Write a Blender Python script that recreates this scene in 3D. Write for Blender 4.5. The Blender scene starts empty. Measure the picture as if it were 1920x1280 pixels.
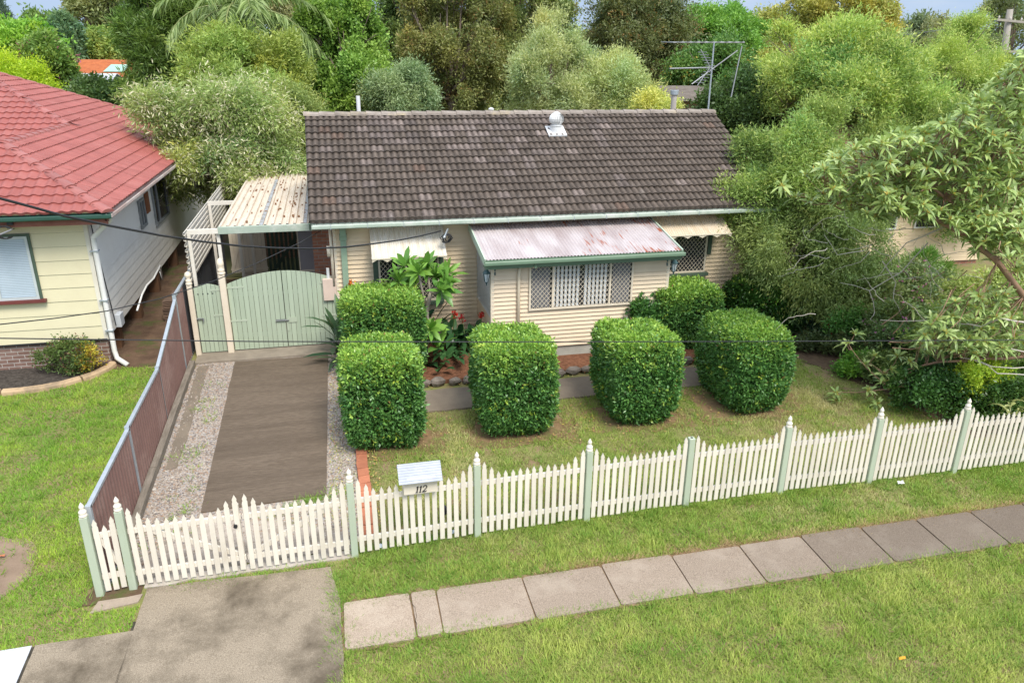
import bpy, math, random
import numpy as np
from mathutils import Vector, Matrix

# ------------------------------------------------------------------ camera, light, exposure
SC = bpy.context.scene
COL = SC.collection
FPX, PITCH, ROLL, YAW, HC = 1417.12, math.radians(20.779), math.radians(0.5495), math.radians(13.445), 7.0
_cp, _sp, _cy, _sy = math.cos(PITCH), math.sin(PITCH), math.cos(YAW), math.sin(YAW)
FW = np.array([_sy * _cp, _cy * _cp, -_sp]); _rt = np.array([_cy, -_sy, 0.0]); _up = np.cross(_rt, FW)
RT = math.cos(ROLL) * _rt + math.sin(ROLL) * _up
UP = -math.sin(ROLL) * _rt + math.cos(ROLL) * _up
CAM = np.array([0.0, 0.0, HC])
cd = bpy.data.cameras.new('camera'); cam = bpy.data.objects.new('camera', cd); COL.objects.link(cam)
cd.sensor_width = 36.0; cd.lens = 36.0 * FPX / 1920.0; cd.clip_start = 0.1; cd.clip_end = 2000
M4 = Matrix.Identity(4)
for i in range(3):
    M4[i][0] = RT[i]; M4[i][1] = UP[i]; M4[i][2] = -FW[i]; M4[i][3] = CAM[i]
cam.matrix_world = M4
SC.camera = cam

SUN_EL, SUN_AZ = math.radians(54), math.radians(160)     # azimuth measured clockwise from +Y
W = bpy.data.worlds.new('World'); SC.world = W; W.use_nodes = True
nt = W.node_tree; nt.nodes.clear()
wo = nt.nodes.new('ShaderNodeOutputWorld'); bg = nt.nodes.new('ShaderNodeBackground')
sky = nt.nodes.new('ShaderNodeTexSky'); sky.sky_type = 'NISHITA'; sky.sun_disc = False
sky.sun_elevation = SUN_EL; sky.sun_rotation = SUN_AZ; sky.air_density = 1.0; sky.dust_density = 1.5
tc = nt.nodes.new('ShaderNodeTexCoord'); mp = nt.nodes.new('ShaderNodeMapping'); mp.inputs['Scale'].default_value = (1.2, 1.2, 3.6)
nz = nt.nodes.new('ShaderNodeTexNoise'); nz.inputs['Scale'].default_value = 1.7; nz.inputs['Detail'].default_value = 8; nz.inputs['Roughness'].default_value = 0.55
rp = nt.nodes.new('ShaderNodeValToRGB'); rp.color_ramp.elements[0].position = 0.40; rp.color_ramp.elements[1].position = 0.66
rp.color_ramp.elements[0].color = (.1, .1, .1, 1)
mxw = nt.nodes.new('ShaderNodeMixRGB'); mxw.inputs[2].default_value = (5.6, 5.7, 5.85, 1)
nt.links.new(tc.outputs['Generated'], mp.inputs[0]); nt.links.new(mp.outputs[0], nz.inputs[0]); nt.links.new(nz.outputs[0], rp.inputs[0])
mxb = nt.nodes.new('ShaderNodeMixRGB'); mxb.inputs[0].default_value = .65; mxb.inputs[2].default_value = (3.0, 4.1, 5.9, 1); nt.links.new(sky.outputs[0], mxb.inputs[1])
nt.links.new(rp.outputs[0], mxw.inputs[0]); nt.links.new(mxb.outputs[0], mxw.inputs[1])

# clear pale blue band with thin cloud low down, bright broken cloud overhead
lo = nt.nodes.new('ShaderNodeMixRGB'); lo.inputs[1].default_value = (1.75, 2.25, 3.0, 1); lo.inputs[2].default_value = (2.9, 3.0, 3.1, 1); r2_ = nt.nodes.new('ShaderNodeValToRGB'); r2_.color_ramp.elements[0].position = .5; r2_.color_ramp.elements[1].position = .72; nt.links.new(nz.outputs[0], r2_.inputs[0]); nt.links.new(r2_.outputs[0], lo.inputs[0])
sxyz = nt.nodes.new('ShaderNodeSeparateXYZ'); nt.links.new(tc.outputs['Generated'], sxyz.inputs[0]); mrz = nt.nodes.new('ShaderNodeMapRange'); mrz.interpolation_type = 'SMOOTHSTEP'; mrz.inputs[1].default_value = .14; mrz.inputs[2].default_value = .42; nt.links.new(sxyz.outputs[2], mrz.inputs[0])
fin = nt.nodes.new('ShaderNodeMixRGB'); nt.links.new(mrz.outputs[0], fin.inputs[0]); nt.links.new(lo.outputs[0], fin.inputs[1]); nt.links.new(mxw.outputs[0], fin.inputs[2]); nt.links.new(fin.outputs[0], bg.inputs[0])

bg.inputs[1].default_value = 0.135; nt.links.new(bg.outputs[0], wo.inputs[0])
sl = bpy.data.lights.new('sun', 'SUN'); sl.energy = 1.9; sl.angle = math.radians(22); sl.color = (1.0, 0.95, 0.88)
so = bpy.data.objects.new('sun', sl); COL.objects.link(so)
sd = Vector((math.sin(SUN_AZ) * math.cos(SUN_EL), math.cos(SUN_AZ) * math.cos(SUN_EL), math.sin(SUN_EL)))
so.rotation_euler = sd.to_track_quat('Z', 'Y').to_euler()
SC.view_settings.view_transform = 'Standard'; SC.view_settings.look = 'None'
SC.view_settings.exposure = 1.13; SC.view_settings.gamma = 1.0
SC.cycles.max_bounces = 5; SC.cycles.diffuse_bounces = 3; SC.cycles.transparent_max_bounces = 6

# ------------------------------------------------------------------ measuring helpers (photo survey -> world metres)
def ray(x, y): return FW * FPX + (x - 960) * RT - (y - 640) * UP
def atY(x, y, Y):
    d = ray(x, y); return CAM + d * (Y / d[1])
def atX(x, y, X):
    d = ray(x, y); return CAM + d * (X / d[0])
def gz(y): return 0.05 * (min(y, 17.5) - 9.6)
def G(x, y):
    d = ray(x, y); t = (HC + .05 * 9.6) / (.05 * d[1] - d[2]); return CAM + d * t

# ------------------------------------------------------------------ object helpers
def tag(o, label=None, cat=None, group=None, kind=None):
    if label: o['label'] = label
    if cat: o['category'] = cat
    if group: o['group'] = group
    if kind: o['kind'] = kind
    return o
def empty(name, loc, label=None, cat=None, group=None):
    o = bpy.data.objects.new(name, None); COL.objects.link(o); o.location = loc; o.empty_display_size = .2
    return tag(o, label, cat, group)
def wloc(p):
    v = Vector((0, 0, 0))
    while p is not None: v = v + Vector(p.location); p = p.parent
    return v
def copy_tree(o, parent=None):
    c = o.copy(); COL.objects.link(c); c.parent = parent
    for ch in list(o.children): copy_tree(ch, c)
    return c

class MB:
    """collects shapes into one mesh (world coordinates)"""
    def __init__(s): s.v = []; s.f = []; s.t = []
    def add(s, vs, fs, tint=None):
        b = len(s.v); s.v.extend([tuple(map(float, p)) for p in vs]); s.f.extend([tuple(b + i for i in f) for f in fs])
        s.t.extend([tint] * len(fs)); return s
    def box(s, a, b, tint=None):
        x0, y0, z0 = a; x1, y1, z1 = b
        return s.add([(x0, y0, z0), (x1, y0, z0), (x1, y1, z0), (x0, y1, z0), (x0, y0, z1), (x1, y0, z1), (x1, y1, z1), (x0, y1, z1)],
                     [(0, 3, 2, 1), (4, 5, 6, 7), (0, 1, 5, 4), (1, 2, 6, 5), (2, 3, 7, 6), (3, 0, 4, 7)], tint)
    def bar(s, p, q, w, h, up=(0, 0, 1), tint=None):
        p = np.array(p, float); q = np.array(q, float); d = q - p; d /= np.linalg.norm(d)
        a = np.cross(d, up)
        if np.linalg.norm(a) < 1e-4: a = np.cross(d, (0, 1, 0))
        a /= np.linalg.norm(a); b = np.cross(a, d); a = a * w / 2; b = b * h / 2
        vs = [p - a - b, p + a - b, p + a + b, p - a + b, q - a - b, q + a - b, q + a + b, q - a + b]
        return s.add(vs, [(0, 1, 2, 3), (7, 6, 5, 4), (0, 4, 5, 1), (1, 5, 6, 2), (2, 6, 7, 3), (3, 7, 4, 0)], tint)
    def tube(s, pts, rad, n=8, caps=True, tint=None):
        pts = [np.array(p, float) for p in pts]; m = len(pts)
        if np.isscalar(rad): rad = [rad] * m
        vs = []; ref = None
        for i in range(m):
            d = pts[min(i + 1, m - 1)] - pts[max(i - 1, 0)]; d /= (np.linalg.norm(d) + 1e-9)
            if ref is None:
                ref = np.cross(d, (0.13, 0.27, 1)); 
                if np.linalg.norm(ref) < .05: ref = np.cross(d, (1, 0, 0))
            ref = ref - d * ref.dot(d); ref /= np.linalg.norm(ref) + 1e-9
            b = np.cross(d, ref)
            for k in range(n):
                a = 2 * math.pi * k / n; vs.append(pts[i] + rad[i] * (math.cos(a) * ref + math.sin(a) * b))
        fs = [(i * n + k, i * n + (k + 1) % n, (i + 1) * n + (k + 1) % n, (i + 1) * n + k) for i in range(m - 1) for k in range(n)]
        if caps: fs += [tuple(range(n - 1, -1, -1)), tuple((m - 1) * n + k for k in range(n))]
        return s.add(vs, fs, tint)
    def lathe(s, prof, c, n=14, tint=None):
        vs = []; 
        for r, z in prof:
            for k in range(n):
                a = 2 * math.pi * (k + .5) / n; vs.append((c[0] + r * math.cos(a), c[1] + r * math.sin(a), c[2] + z))
        m = len(prof)
        fs = [(i * n + k, i * n + (k + 1) % n, (i + 1) * n + (k + 1) % n, (i + 1) * n + k) for i in range(m - 1) for k in range(n)]
        fs += [tuple(range(n - 1, -1, -1)), tuple((m - 1) * n + k for k in range(n))]
        return s.add(vs, fs, tint)
    def slab(s, poly, t, tint=None):
        """planform polygon of (x,y,z) tops, thickness t downwards"""
        n = len(poly); vs = list(poly) + [(p[0], p[1], p[2] - t) for p in poly]
        fs = [tuple(range(n)), tuple(range(2 * n - 1, n - 1, -1))] + [(i, i + n, (i + 1) % n + n, (i + 1) % n) for i in range(n)]
        return s.add(vs, fs, tint)
    def prism(s, poly, vec, tint=None):
        """polygon of 3d points extruded along vec"""
        n = len(poly); v = np.array(vec, float); vs = [np.array(p, float) for p in poly]; vs = vs + [p + v for p in vs]
        fs = [tuple(range(n - 1, -1, -1)), tuple(range(n, 2 * n))] + [(i, (i + 1) % n, (i + 1) % n + n, i + n) for i in range(n)]
        return s.add(vs, fs, tint)
    def build(s, name, m, parent=None, smooth=False, bevel=0, kind=None):
        me = bpy.data.meshes.new(name); o0 = wloc(parent)
        vs = [(p[0] - o0.x, p[1] - o0.y, p[2] - o0.z) for p in s.v]
        me.from_pydata(vs, [], s.f); me.materials.append(m)
        if m.name in TINTED or any(t is not None for t in s.t):
            at = me.attributes.new('tint', 'FLOAT_COLOR', 'FACE')
            at.data.foreach_set('color', np.array([(t if t is not None else (1, 1, 1)) + (1,) if len(t or (1, 1, 1)) == 3 else t for t in s.t], np.float32).ravel())
        if smooth: me.polygons.foreach_set('use_smooth', [True] * len(me.polygons))
        o = bpy.data.objects.new(name, me); COL.objects.link(o); o.parent = parent
        if bevel:
            b = o.modifiers.new('bevel', 'BEVEL'); b.width = bevel; b.segments = 2; b.limit_method = 'ANGLE'
        if kind: o['kind'] = kind
        me.update(); return o

def npmesh(name, V, F, m, parent=None, tint=None, kind=None):
    """V (n,3); F (k,4) quads or (k,3) tris; tint (n,3) per point"""
    me = bpy.data.meshes.new(name); o0 = wloc(parent); V = V - np.array(o0)
    k = F.shape[1]; nf = len(F)
    me.vertices.add(len(V)); me.vertices.foreach_set('co', V.astype(np.float32).ravel())
    me.loops.add(nf * k); me.loops.foreach_set('vertex_index', F.astype(np.int32).ravel())
    me.polygons.add(nf); me.polygons.foreach_set('loop_start', np.arange(0, nf * k, k, dtype=np.int32))
    try: me.polygons.foreach_set('loop_total', np.full(nf, k, np.int32))
    except Exception: pass
    me.update(calc_edges=True); me.materials.append(m)
    if tint is not None:
        at = me.attributes.new('tint', 'FLOAT_COLOR', 'POINT')
        at.data.foreach_set('color', np.concatenate([tint, np.ones((len(tint), 1))], 1).astype(np.float32).ravel())
    o = bpy.data.objects.new(name, me); COL.objects.link(o); o.parent = parent
    if kind: o['kind'] = kind
    return o

# ------------------------------------------------------------------ materials
MC = {}; TINTED = set()
def _base(name):
    m = bpy.data.materials.new(name); m.use_nodes = True; n = m.node_tree; b = n.nodes['Principled BSDF']; return m, n, b
def pm(name, c1, c2=None, scale=4.0, rough=.7, bump=0, bscale=None, detail=6, tint=False, spec=.3, stretch=(1, 1, 1), c3=None, s3=.6, t3=(.5, .62), metal=0):
    """two noise-mixed colours (+ optional large blotches c3), bump; tint multiplies by the face/point attribute"""
    if name in MC: return MC[name]
    m, n, b = _base(name); L = n.links; N = n.nodes.new
    tc = N('ShaderNodeTexCoord'); mp = N('ShaderNodeMapping'); mp.inputs['Scale'].default_value = stretch; L.new(tc.outputs['Object'], mp.inputs[0])
    out = None
    if c2 is None: c2 = tuple(x * .85 for x in c1)
    nz = N('ShaderNodeTexNoise'); nz.inputs['Scale'].default_value = scale; nz.inputs['Detail'].default_value = detail; nz.inputs['Roughness'].default_value = .65
    L.new(mp.outputs[0], nz.inputs[0])
    rp = N('ShaderNodeValToRGB'); rp.color_ramp.elements[0].position = .35; rp.color_ramp.elements[1].position = .68
    rp.color_ramp.elements[0].color = (*c1, 1); rp.color_ramp.elements[1].color = (*c2, 1); L.new(nz.outputs[0], rp.inputs[0]); out = rp.outputs[0]
    if c3 is not None:
        n3 = N('ShaderNodeTexNoise'); n3.inputs['Scale'].default_value = s3; n3.inputs['Detail'].default_value = 9; n3.inputs['Roughness'].default_value = .7; L.new(mp.outputs[0], n3.inputs[0])
        r3 = N('ShaderNodeValToRGB'); r3.color_ramp.elements[0].position = t3[0]; r3.color_ramp.elements[1].position = t3[1]; L.new(n3.outputs[0], r3.inputs[0])
        mx = N('ShaderNodeMixRGB'); L.new(r3.outputs[0], mx.inputs[0]); L.new(out, mx.inputs[1]); mx.inputs[2].default_value = (*c3, 1); out = mx.outputs[0]
    if tint:
        TINTED.add(name)
        at = N('ShaderNodeAttribute'); at.attribute_name = 'tint'; mx = N('ShaderNodeMixRGB'); mx.blend_type = 'MULTIPLY'; mx.inputs[0].default_value = 1
        L.new(out, mx.inputs[1]); L.new(at.outputs[0], mx.inputs[2]); out = mx.outputs[0]
    L.new(out, b.inputs['Base Color']); b.inputs['Roughness'].default_value = rough; b.inputs['Specular IOR Level'].default_value = spec; b.inputs['Metallic'].default_value = metal
    if bump:
        nb = N('ShaderNodeTexNoise'); nb.inputs['Scale'].default_value = bscale or scale * 6; nb.inputs['Detail'].default_value = 6; L.new(mp.outputs[0], nb.inputs[0])
        bp = N('ShaderNodeBump'); bp.inputs['Strength'].default_value = bump; bp.inputs['Distance'].default_value = .02; L.new(nb.outputs[0], bp.inputs['Height']); L.new(bp.outputs[0], b.inputs['Normal'])
    MC[name] = m; return m
def leafmat(name, rough=.45, trans=.35, spec=.35):
    if name in MC: return MC[name]
    m, n, b = _base(name); L = n.links; N = n.nodes.new
    at = N('ShaderNodeAttribute'); at.attribute_name = 'tint'
    L.new(at.outputs[0], b.inputs['Base Color']); b.inputs['Roughness'].default_value = rough; b.inputs['Specular IOR Level'].default_value = spec
    tr = N('ShaderNodeBsdfTranslucent'); mx = N('ShaderNodeMixShader'); mx.inputs[0].default_value = trans
    g = N('ShaderNodeMixRGB'); g.blend_type = 'MULTIPLY'; g.inputs[0].default_value = 1; g.inputs[2].default_value = (1.08, 1.15, .75, 1); L.new(at.outputs[0], g.inputs[1]); L.new(g.outputs[0], tr.inputs[0])
    L.new(b.outputs[0], mx.inputs[1]); L.new(tr.outputs[0], mx.inputs[2]); L.new(mx.outputs[0], n.nodes['Material Output'].inputs[0])
    MC[name] = m; return m
def brickmat(name, c1, c2, mortar, axis='XZ', bw=.24, bh=.086):
    if name in MC: return MC[name]
    m, n, b = _base(name); L = n.links; N = n.nodes.new
    tc = N('ShaderNodeTexCoord'); sp = N('ShaderNodeSeparateXYZ'); cb = N('ShaderNodeCombineXYZ'); L.new(tc.outputs['Object'], sp.inputs[0])
    ad = N('ShaderNodeMath'); L.new(sp.outputs[0], ad.inputs[0]); L.new(sp.outputs[1], ad.inputs[1]); L.new(ad.outputs[0], cb.inputs[0]); L.new(sp.outputs[2], cb.inputs[1])
    br = N('ShaderNodeTexBrick'); br.inputs['Scale'].default_value = 1; br.inputs['Brick Width'].default_value = bw; br.inputs['Row Height'].default_value = bh; br.inputs['Mortar Size'].default_value = .008; br.inputs['Mortar Smooth'].default_value = .2
    br.inputs['Color1'].default_value = (*c1, 1); br.inputs['Color2'].default_value = (*c2, 1); br.inputs['Mortar'].default_value = (*mortar, 1); L.new(cb.outputs[0], br.inputs[0])
    nz = N('ShaderNodeTexNoise'); nz.inputs['Scale'].default_value = 9; nz.inputs['Detail'].default_value = 6; L.new(tc.outputs['Object'], nz.inputs[0])
    rr = N('ShaderNodeMapRange'); rr.inputs[3].default_value = .7; rr.inputs[4].default_value = 1.25; L.new(nz.outputs[0], rr.inputs[0])
    mx = N('ShaderNodeMixRGB'); mx.blend_type = 'MULTIPLY'; mx.inputs[0].default_value = 1; L.new(br.outputs[0], mx.inputs[1]); L.new(rr.outputs[0], mx.inputs[2]); L.new(mx.outputs[0], b.inputs['Base Color'])
    bp = N('ShaderNodeBump'); bp.inputs['Strength'].default_value = .6; bp.inputs['Distance'].default_value = .01; bp.invert = True; L.new(br.outputs['Fac'], bp.inputs['Height']); L.new(bp.outputs[0], b.inputs['Normal'])
    b.inputs['Roughness'].default_value = .85; MC[name] = m; return m
def glassmat(name, c=(.03, .035, .04), rough=.06):
    if name in MC: return MC[name]
    m, n, b = _base(name); b.inputs['Base Color'].default_value = (*c, 1); b.inputs['Roughness'].default_value = rough; b.inputs['Specular IOR Level'].default_value = .6
    MC[name] = m; return m

CREAM = pm('cream_board_paint', (.73, .575, .38), (.67, .525, .345), 1.5, .5, .05, 40, c3=(.55, .43, .29), s3=1.3, t3=(.58, .8))
CREAMV = pm('cream_trim_paint', (.74, .645, .50), (.66, .57, .43), 3, .5, c3=(.5, .42, .3), s3=2.2, t3=(.62, .8))
PICKET = pm('picket_paint', (.73, .675, .575), (.65, .59, .49), 5, .55, .08, 60, stretch=(1, 1, .25), tint=True, c3=(.47, .40, .30), s3=3.5, t3=(.56, .85))
SAGE = pm('sage_paint', (.43, .485, .36), (.38, .43, .315), 4, .6, .1, 40, stretch=(1, 1, .2), c3=(.50, .55, .43), s3=3, t3=(.55, .75))
SAGED = pm('sage_gate_paint', (.41, .475, .355), (.36, .425, .31), 3, .6, .1, 50, stretch=(1, 1, .15), c3=(.23, .30, .2), s3=2.5, t3=(.6, .8), tint=True)
GREENT = pm('green_trim_paint', (.085, .125, .085), (.07, .10, .07), 4, .5)
GREENF = pm('pale_green_metal', (.36, .42, .34), (.31, .37, .30), 2, .4, c3=(.46, .49, .42), s3=1.5)
GALV = pm('galvanised_steel', (.46, .50, .53), (.38, .42, .45), 6, .42, metal=.5)
DGREEN = pm('dark_green_gutter', (.02, .075, .05), (.02, .06, .04), 3, .3, spec=.5)
WHITE = pm('white_paint', (.70, .70, .69), (.62, .62, .60), 3, .4)
BLACK = pm('black_plastic', (.02, .02, .022), (.03, .03, .03), 5, .5)
DARKIN = pm('dark_interior', (.015, .015, .017), (.03, .03, .032), 3, .8)
BARK = pm('grey_brown_bark', (.15, .11, .08), (.25, .2, .16), 5, .9, .5, 30, stretch=(1, 1, .25))
BARKP = pm('pale_bark', (.36, .31, .26), (.24, .19, .15), 5, .9, .4, 30, stretch=(1, 1, .3))
TWIG = pm('bare_twig', (.55, .50, .43), (.42, .37, .31), 6, .9)
LEAF = leafmat('leaf'); GLOSSY = leafmat('glossy_leaf', .34, .25, .4); GRASSM = leafmat('grass_blade', .6, .3, .2)
TIMBER = pm('weathered_timber', (.15, .125, .095), (.26, .22, .175), 4, .9, .4, 30, stretch=(4, .6, 4))

# ------------------------------------------------------------------ small numpy noise for scatter patterns
_rn = np.random.RandomState(7); _WV = [(_rn.randn(2) * s, _rn.rand() * 6.28, a) for s, a in [(.7, 1), (1.3, .8), (2.4, .6), (4.1, .5), (7.5, .35), (13, .25)] for _ in range(3)]
def noise2(x, y):
    v = 0; w = 0
    for k, ph, a in _WV: v = v + a * np.sin(k[0] * x + k[1] * y + ph); w += a * a
    return v / math.sqrt(w) / 1.4

# ------------------------------------------------------------------ foliage
def unit(v): return v / (np.linalg.norm(v, axis=-1, keepdims=True) + 1e-9)
def leaves_np(P, D, Lr, Wr, rng, tints, fold=.25, bend=.0):
    """rhombic folded leaves: base P, direction D, length/width arrays -> V,F,T"""
    n = len(P); r = rng.randn(n, 3); S = unit(np.cross(D, r)); Nn = np.cross(S, D)
    L = Lr[:, None]; Wd = Wr[:, None]
    b = P; t = P + D * L - np.array([0, 0, 1.0]) * bend * L
    mid = P + D * L * .45
    l = mid + S * Wd * .5 + Nn * Wd * fold; q = mid - S * Wd * .5 + Nn * Wd * fold
    V = np.stack([b, q, t, l], 1).reshape(-1, 3); F = np.arange(4 * n).reshape(n, 4)
    T = np.repeat(tints, 4, 0)
    return V, F, T
def mixcol(a, b, t): return np.array(a)[None] * (1 - t[:, None]) + np.array(b)[None] * t[:, None]

def twig_leaves(TP, TD, per, spread, L, Wd, rng, pal, droop=0.0, tipfrac=0, tipcol=None, along=.0, jit=.9, lobet=None, hue=None):
    n = len(TP); P = np.repeat(TP, per, 0); D0 = np.repeat(TD, per, 0); m = n * per
    P = P + rng.randn(m, 3) * spread * .5 + D0 * (rng.rand(m, 1) - .3) * (spread * 1.2 + along)
    D = unit(D0 + rng.randn(m, 3) * jit - np.array([0, 0, droop])[None])
    tt = np.repeat(rng.rand(n), per) * .55 + rng.rand(m) * .45
    if lobet is not None: tt = np.clip(tt * .7 + np.repeat(lobet, per) * .5 - .1, 0, 1)
    c = mixcol(pal[0], pal[1], tt) * (0.85 + .3 * rng.rand(m, 1))
    if hue is not None: c = c * np.clip(1 + np.repeat(hue, per)[:, None] * np.array([.10, .015, -.07])[None], .5, 1.6)
    if tipfrac and tipcol is not None:
        k = rng.rand(n) < tipfrac; kk = np.repeat(k, per) & (rng.rand(m) < .6)
        c[kk] = np.array(tipcol)[None] * (.8 + .4 * rng.rand(kk.sum(), 1))
    return leaves_np(P, D, L * (.6 + .8 * rng.rand(m)), Wd * (.6 + .7 * rng.rand(m)), rng, c)

def merge(parts):
    V = []; F = []; T = []; o = 0
    for v, f, t in parts: V.append(v); F.append(f + o); T.append(t); o += len(v)
    return np.concatenate(V), np.concatenate(F), np.concatenate(T)

def make_tree(kind, label, c, R, base, pal, rng, nl=16, lob=(.32, .48), shell=(.5, .8), ntw=1400, per=12, spread=.3, L=.16, Wd=.06, droop=0., jit=.9, tip=0, tipcol=None,
              group=None, tr=.16, bark=None, mat=LEAF, cat='tree', up=.35, flat=.0, limbs=True, bottom=-1.0, along=0, sub=0.0, conic=0.0, norm=True, gain=1.85):
    """c crown centre, R (rx,ry,rz); base (x,y,z)"""
    c = np.array(c, float); R = np.array(R, float); base = np.array(base, float)
    root = empty(kind, base, label, cat, group)
    i = np.arange(nl) + .5; ph = np.arccos(1 - 2 * i / nl); th = math.pi * (1 + 5 ** .5) * i + rng.rand() * 6
    d = unit(np.stack([np.cos(th) * np.sin(ph), np.sin(th) * np.sin(ph), np.cos(ph)], 1) + rng.randn(nl, 3) * .28)
    d[:, 2] = np.maximum(d[:, 2], bottom); rr = shell[0] - .1 + (shell[1] - shell[0] + .16) * rng.rand(nl, 1)
    lp = d * rr; lr = lob[0] * .75 + (lob[1] * 1.12 - lob[0] * .75) * rng.rand(nl)
    if conic:
        s = 1 - conic * (lp[:, 2:3] * .5 + .5); lp[:, :2] *= s; lr = lr * (1 - conic * .6 * (lp[:, 2] * .5 + .5))
    lp = np.concatenate([lp, np.zeros((1, 3))]); lr = np.append(lr, .42 if not conic else .3); nl += 1
    if norm: sc_ = np.percentile(np.linalg.norm(lp, axis=1) + lr * .85, 90); lp = lp / sc_; lr = lr / sc_
    # clumps on every lobe, twigs on every clump
    ns = 12; cd_ = unit(rng.randn(nl, ns, 3) + unit(lp + 1e-6)[:, None] * .9 + np.array([0, 0, up * 1.2])); cp_ = lp[:, None] + cd_ * (lr[:, None] * rng.uniform(.5, 1.22, (nl, ns)))[..., None]; cr_ = lr[:, None] * rng.uniform(.17, .40, (nl, ns))
    w = (lr ** 2)[:, None] * np.ones((nl, ns)); w[-1] *= .4; w = w * (cr_ / lr[:, None]) ** 1.5; w = w.ravel() / w.sum(); kk = rng.choice(nl * ns, ntw, p=w); k = kk // ns
    td = unit(rng.randn(ntw, 3) + cd_.reshape(-1, 3)[kk] * .8 + np.array([0, 0, up]))
    tp = c + (cp_.reshape(-1, 3)[kk] + td * (cr_.ravel()[kk] * (.55 + .5 * rng.rand(ntw)))[:, None]) * R
    tp = tp + td * R * (rng.rand(ntw) ** 5 * .75 * lr[k])[:, None]; hue = .6 * rng.randn(nl * ns)[kk] + .5 * rng.randn(nl)[k]
    lt = np.clip(.55 * rng.rand(nl)[k] + .45 * rng.rand(nl * ns)[kk], 0, 1)
    pal = tuple(tuple(min(.8, q * gain) for q in p_) for p_ in pal)
    V, F, T = twig_leaves(tp, unit(td * R), per, spread, L, Wd, rng, pal, droop, tip, tipcol, along, jit, lt, hue)
    keep = V.reshape(-1, 4, 3)[:, :, 2].min(1) > base[2] + .05
    if not keep.all():
        V = V.reshape(-1, 4, 3)[keep].reshape(-1, 3); T = T.reshape(-1, 4, 3)[keep].reshape(-1, 3); F = np.arange(len(V)).reshape(-1, 4)
    npmesh('crown', V, F, mat, root, T)
    mb = MB(); fork = base + (c - base) * np.array([.6, .6, .55]) + np.array([0, 0, 0]); fork[2] = base[2] + max(.3, (c[2] - R[2] * .75 - base[2]) * .9)
    m1 = base + (fork - base) * .5 + rng.randn(3) * np.array([.08, .08, 0]) * tr * 5
    mb.tube([base - [0, 0, .1], m1, fork, c + [0, 0, R[2] * .2]], [tr * 1.25, tr, tr * .85, tr * .25], 8)
    if limbs:
        for j in range(nl - 1):
            e = c + lp[j] * R * 1.05; q = fork + (e - fork) * .5 + np.array([0, 0, .12 * R[2]]) + rng.randn(3) * .1 * R
            mb.tube([fork + (c - fork) * rng.rand() * .4, q, e], [tr * .5, tr * .28, tr * .06], 5)
            for _ in range(3):
                e2 = e + rng.randn(3) * R * lr[j] * .7; mb.tube([q + (e - q) * rng.rand(), e2], [tr * .16, tr * .04], 4)
    mb.build('trunk', bark or BARK, root, smooth=True)
    return root

# ================================================================== SETTING
def grid_sheet(name, xs, ys, m, dz=0.0, zfun=None, kind='structure', rough=0.0, seed=0):
    rng = np.random.RandomState(seed); X, Y = np.meshgrid(xs, ys); Z = .05 * (np.minimum(Y, 17.5) - 9.6) + dz + rough * rng.randn(*X.shape)
    V = np.stack([X, Y, Z], -1).reshape(-1, 3); nx = len(xs); q = np.arange((len(ys) - 1) * (nx)).reshape(-1, nx)[:, :-1].ravel()
    F = np.stack([q, q + 1, q + nx + 1, q + nx], 1); return npmesh(name, V, F, m, kind=kind)
def patch(name, pts, m, dz, seed=0, wob=.03, sub=.15, kind='structure', thick=.06, zoff=None):
    """planform outline (x,y) with an irregular edge, laid dz above the ground"""
    rng = np.random.RandomState(seed); out = []
    for i in range(len(pts)):
        a = np.array(pts[i], float); b = np.array(pts[(i + 1) % len(pts)], float); n = max(1, int(np.linalg.norm(b - a) / sub))
        for k in range(n):
            p = a + (b - a) * k / n
            if wob: p = p + rng.randn(2) * wob * (.6 if k else .2)
            out.append((p[0], p[1], gz(p[1]) + dz))
    mb = MB(); mb.slab(out, thick); o = mb.build(name, m, kind=kind); return o

SOIL = pm('lawn_soil', (.15, .17, .045), (.26, .24, .09), 2.6, .95, .5, 60, c3=(.24, .165, .095), s3=1.4, t3=(.47, .60))
FARG = pm('far_ground', (.07, .085, .03), (.13, .12, .06), .35, .95)
DIRT = pm('brown_dirt', (.085, .05, .03), (.16, .10, .06), 2.2, .95, .8, 25, c3=(.08, .085, .025), s3=1.3, t3=(.52, .62))
MULCH = pm('bark_mulch', (.11, .045, .022), (.24, .105, .055), 14, .95, 1.0, 60)
DMULCH = pm('dark_mulch', (.035, .028, .022), (.10, .085, .07), 14, .95, 1.0, 60)
CONC = pm('old_concrete', (.19, .15, .105), (.36, .30, .22), 75, .9, .5, 90, detail=3, c3=(.10, .078, .052), s3=.9, t3=(.44, .66))
CONCP = pm('footpath_concrete', (.46, .37, .285), (.24, .188, .14), 70, .9, .4, 90, detail=3, tint=True, c3=(.50, .42, .33), s3=1.1, t3=(.5, .75))
CONCD = pm('driveway_concrete', (.10, .073, .048), (.19, .145, .105), 9, .8, .45, 40, stretch=(.8, 8, 1), c3=(.085, .062, .042), s3=.3, t3=(.45, .75), detail=9)
CONCW = pm('new_concrete', (.54, .55, .56), (.47, .48, .50), 2, .8, .15, 60)
PATHC = pm('garden_path_concrete', (.21, .17, .125), (.15, .12, .09), 1.8, .9, .3, 60)
JOINT = pm('joint_dark', (.03, .026, .02), (.07, .06, .04), 8, .95)

xs = np.concatenate([np.linspace(-320, -14, 18), np.arange(-13, 20, .5), np.linspace(22, 320, 18)])
ysn = np.arange(2, 19.01, .25)
grid_sheet('ground', xs, np.concatenate([[-8, -2], ysn, [22, 30, 45, 70, 120, 200, 420]]), SOIL)

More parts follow.
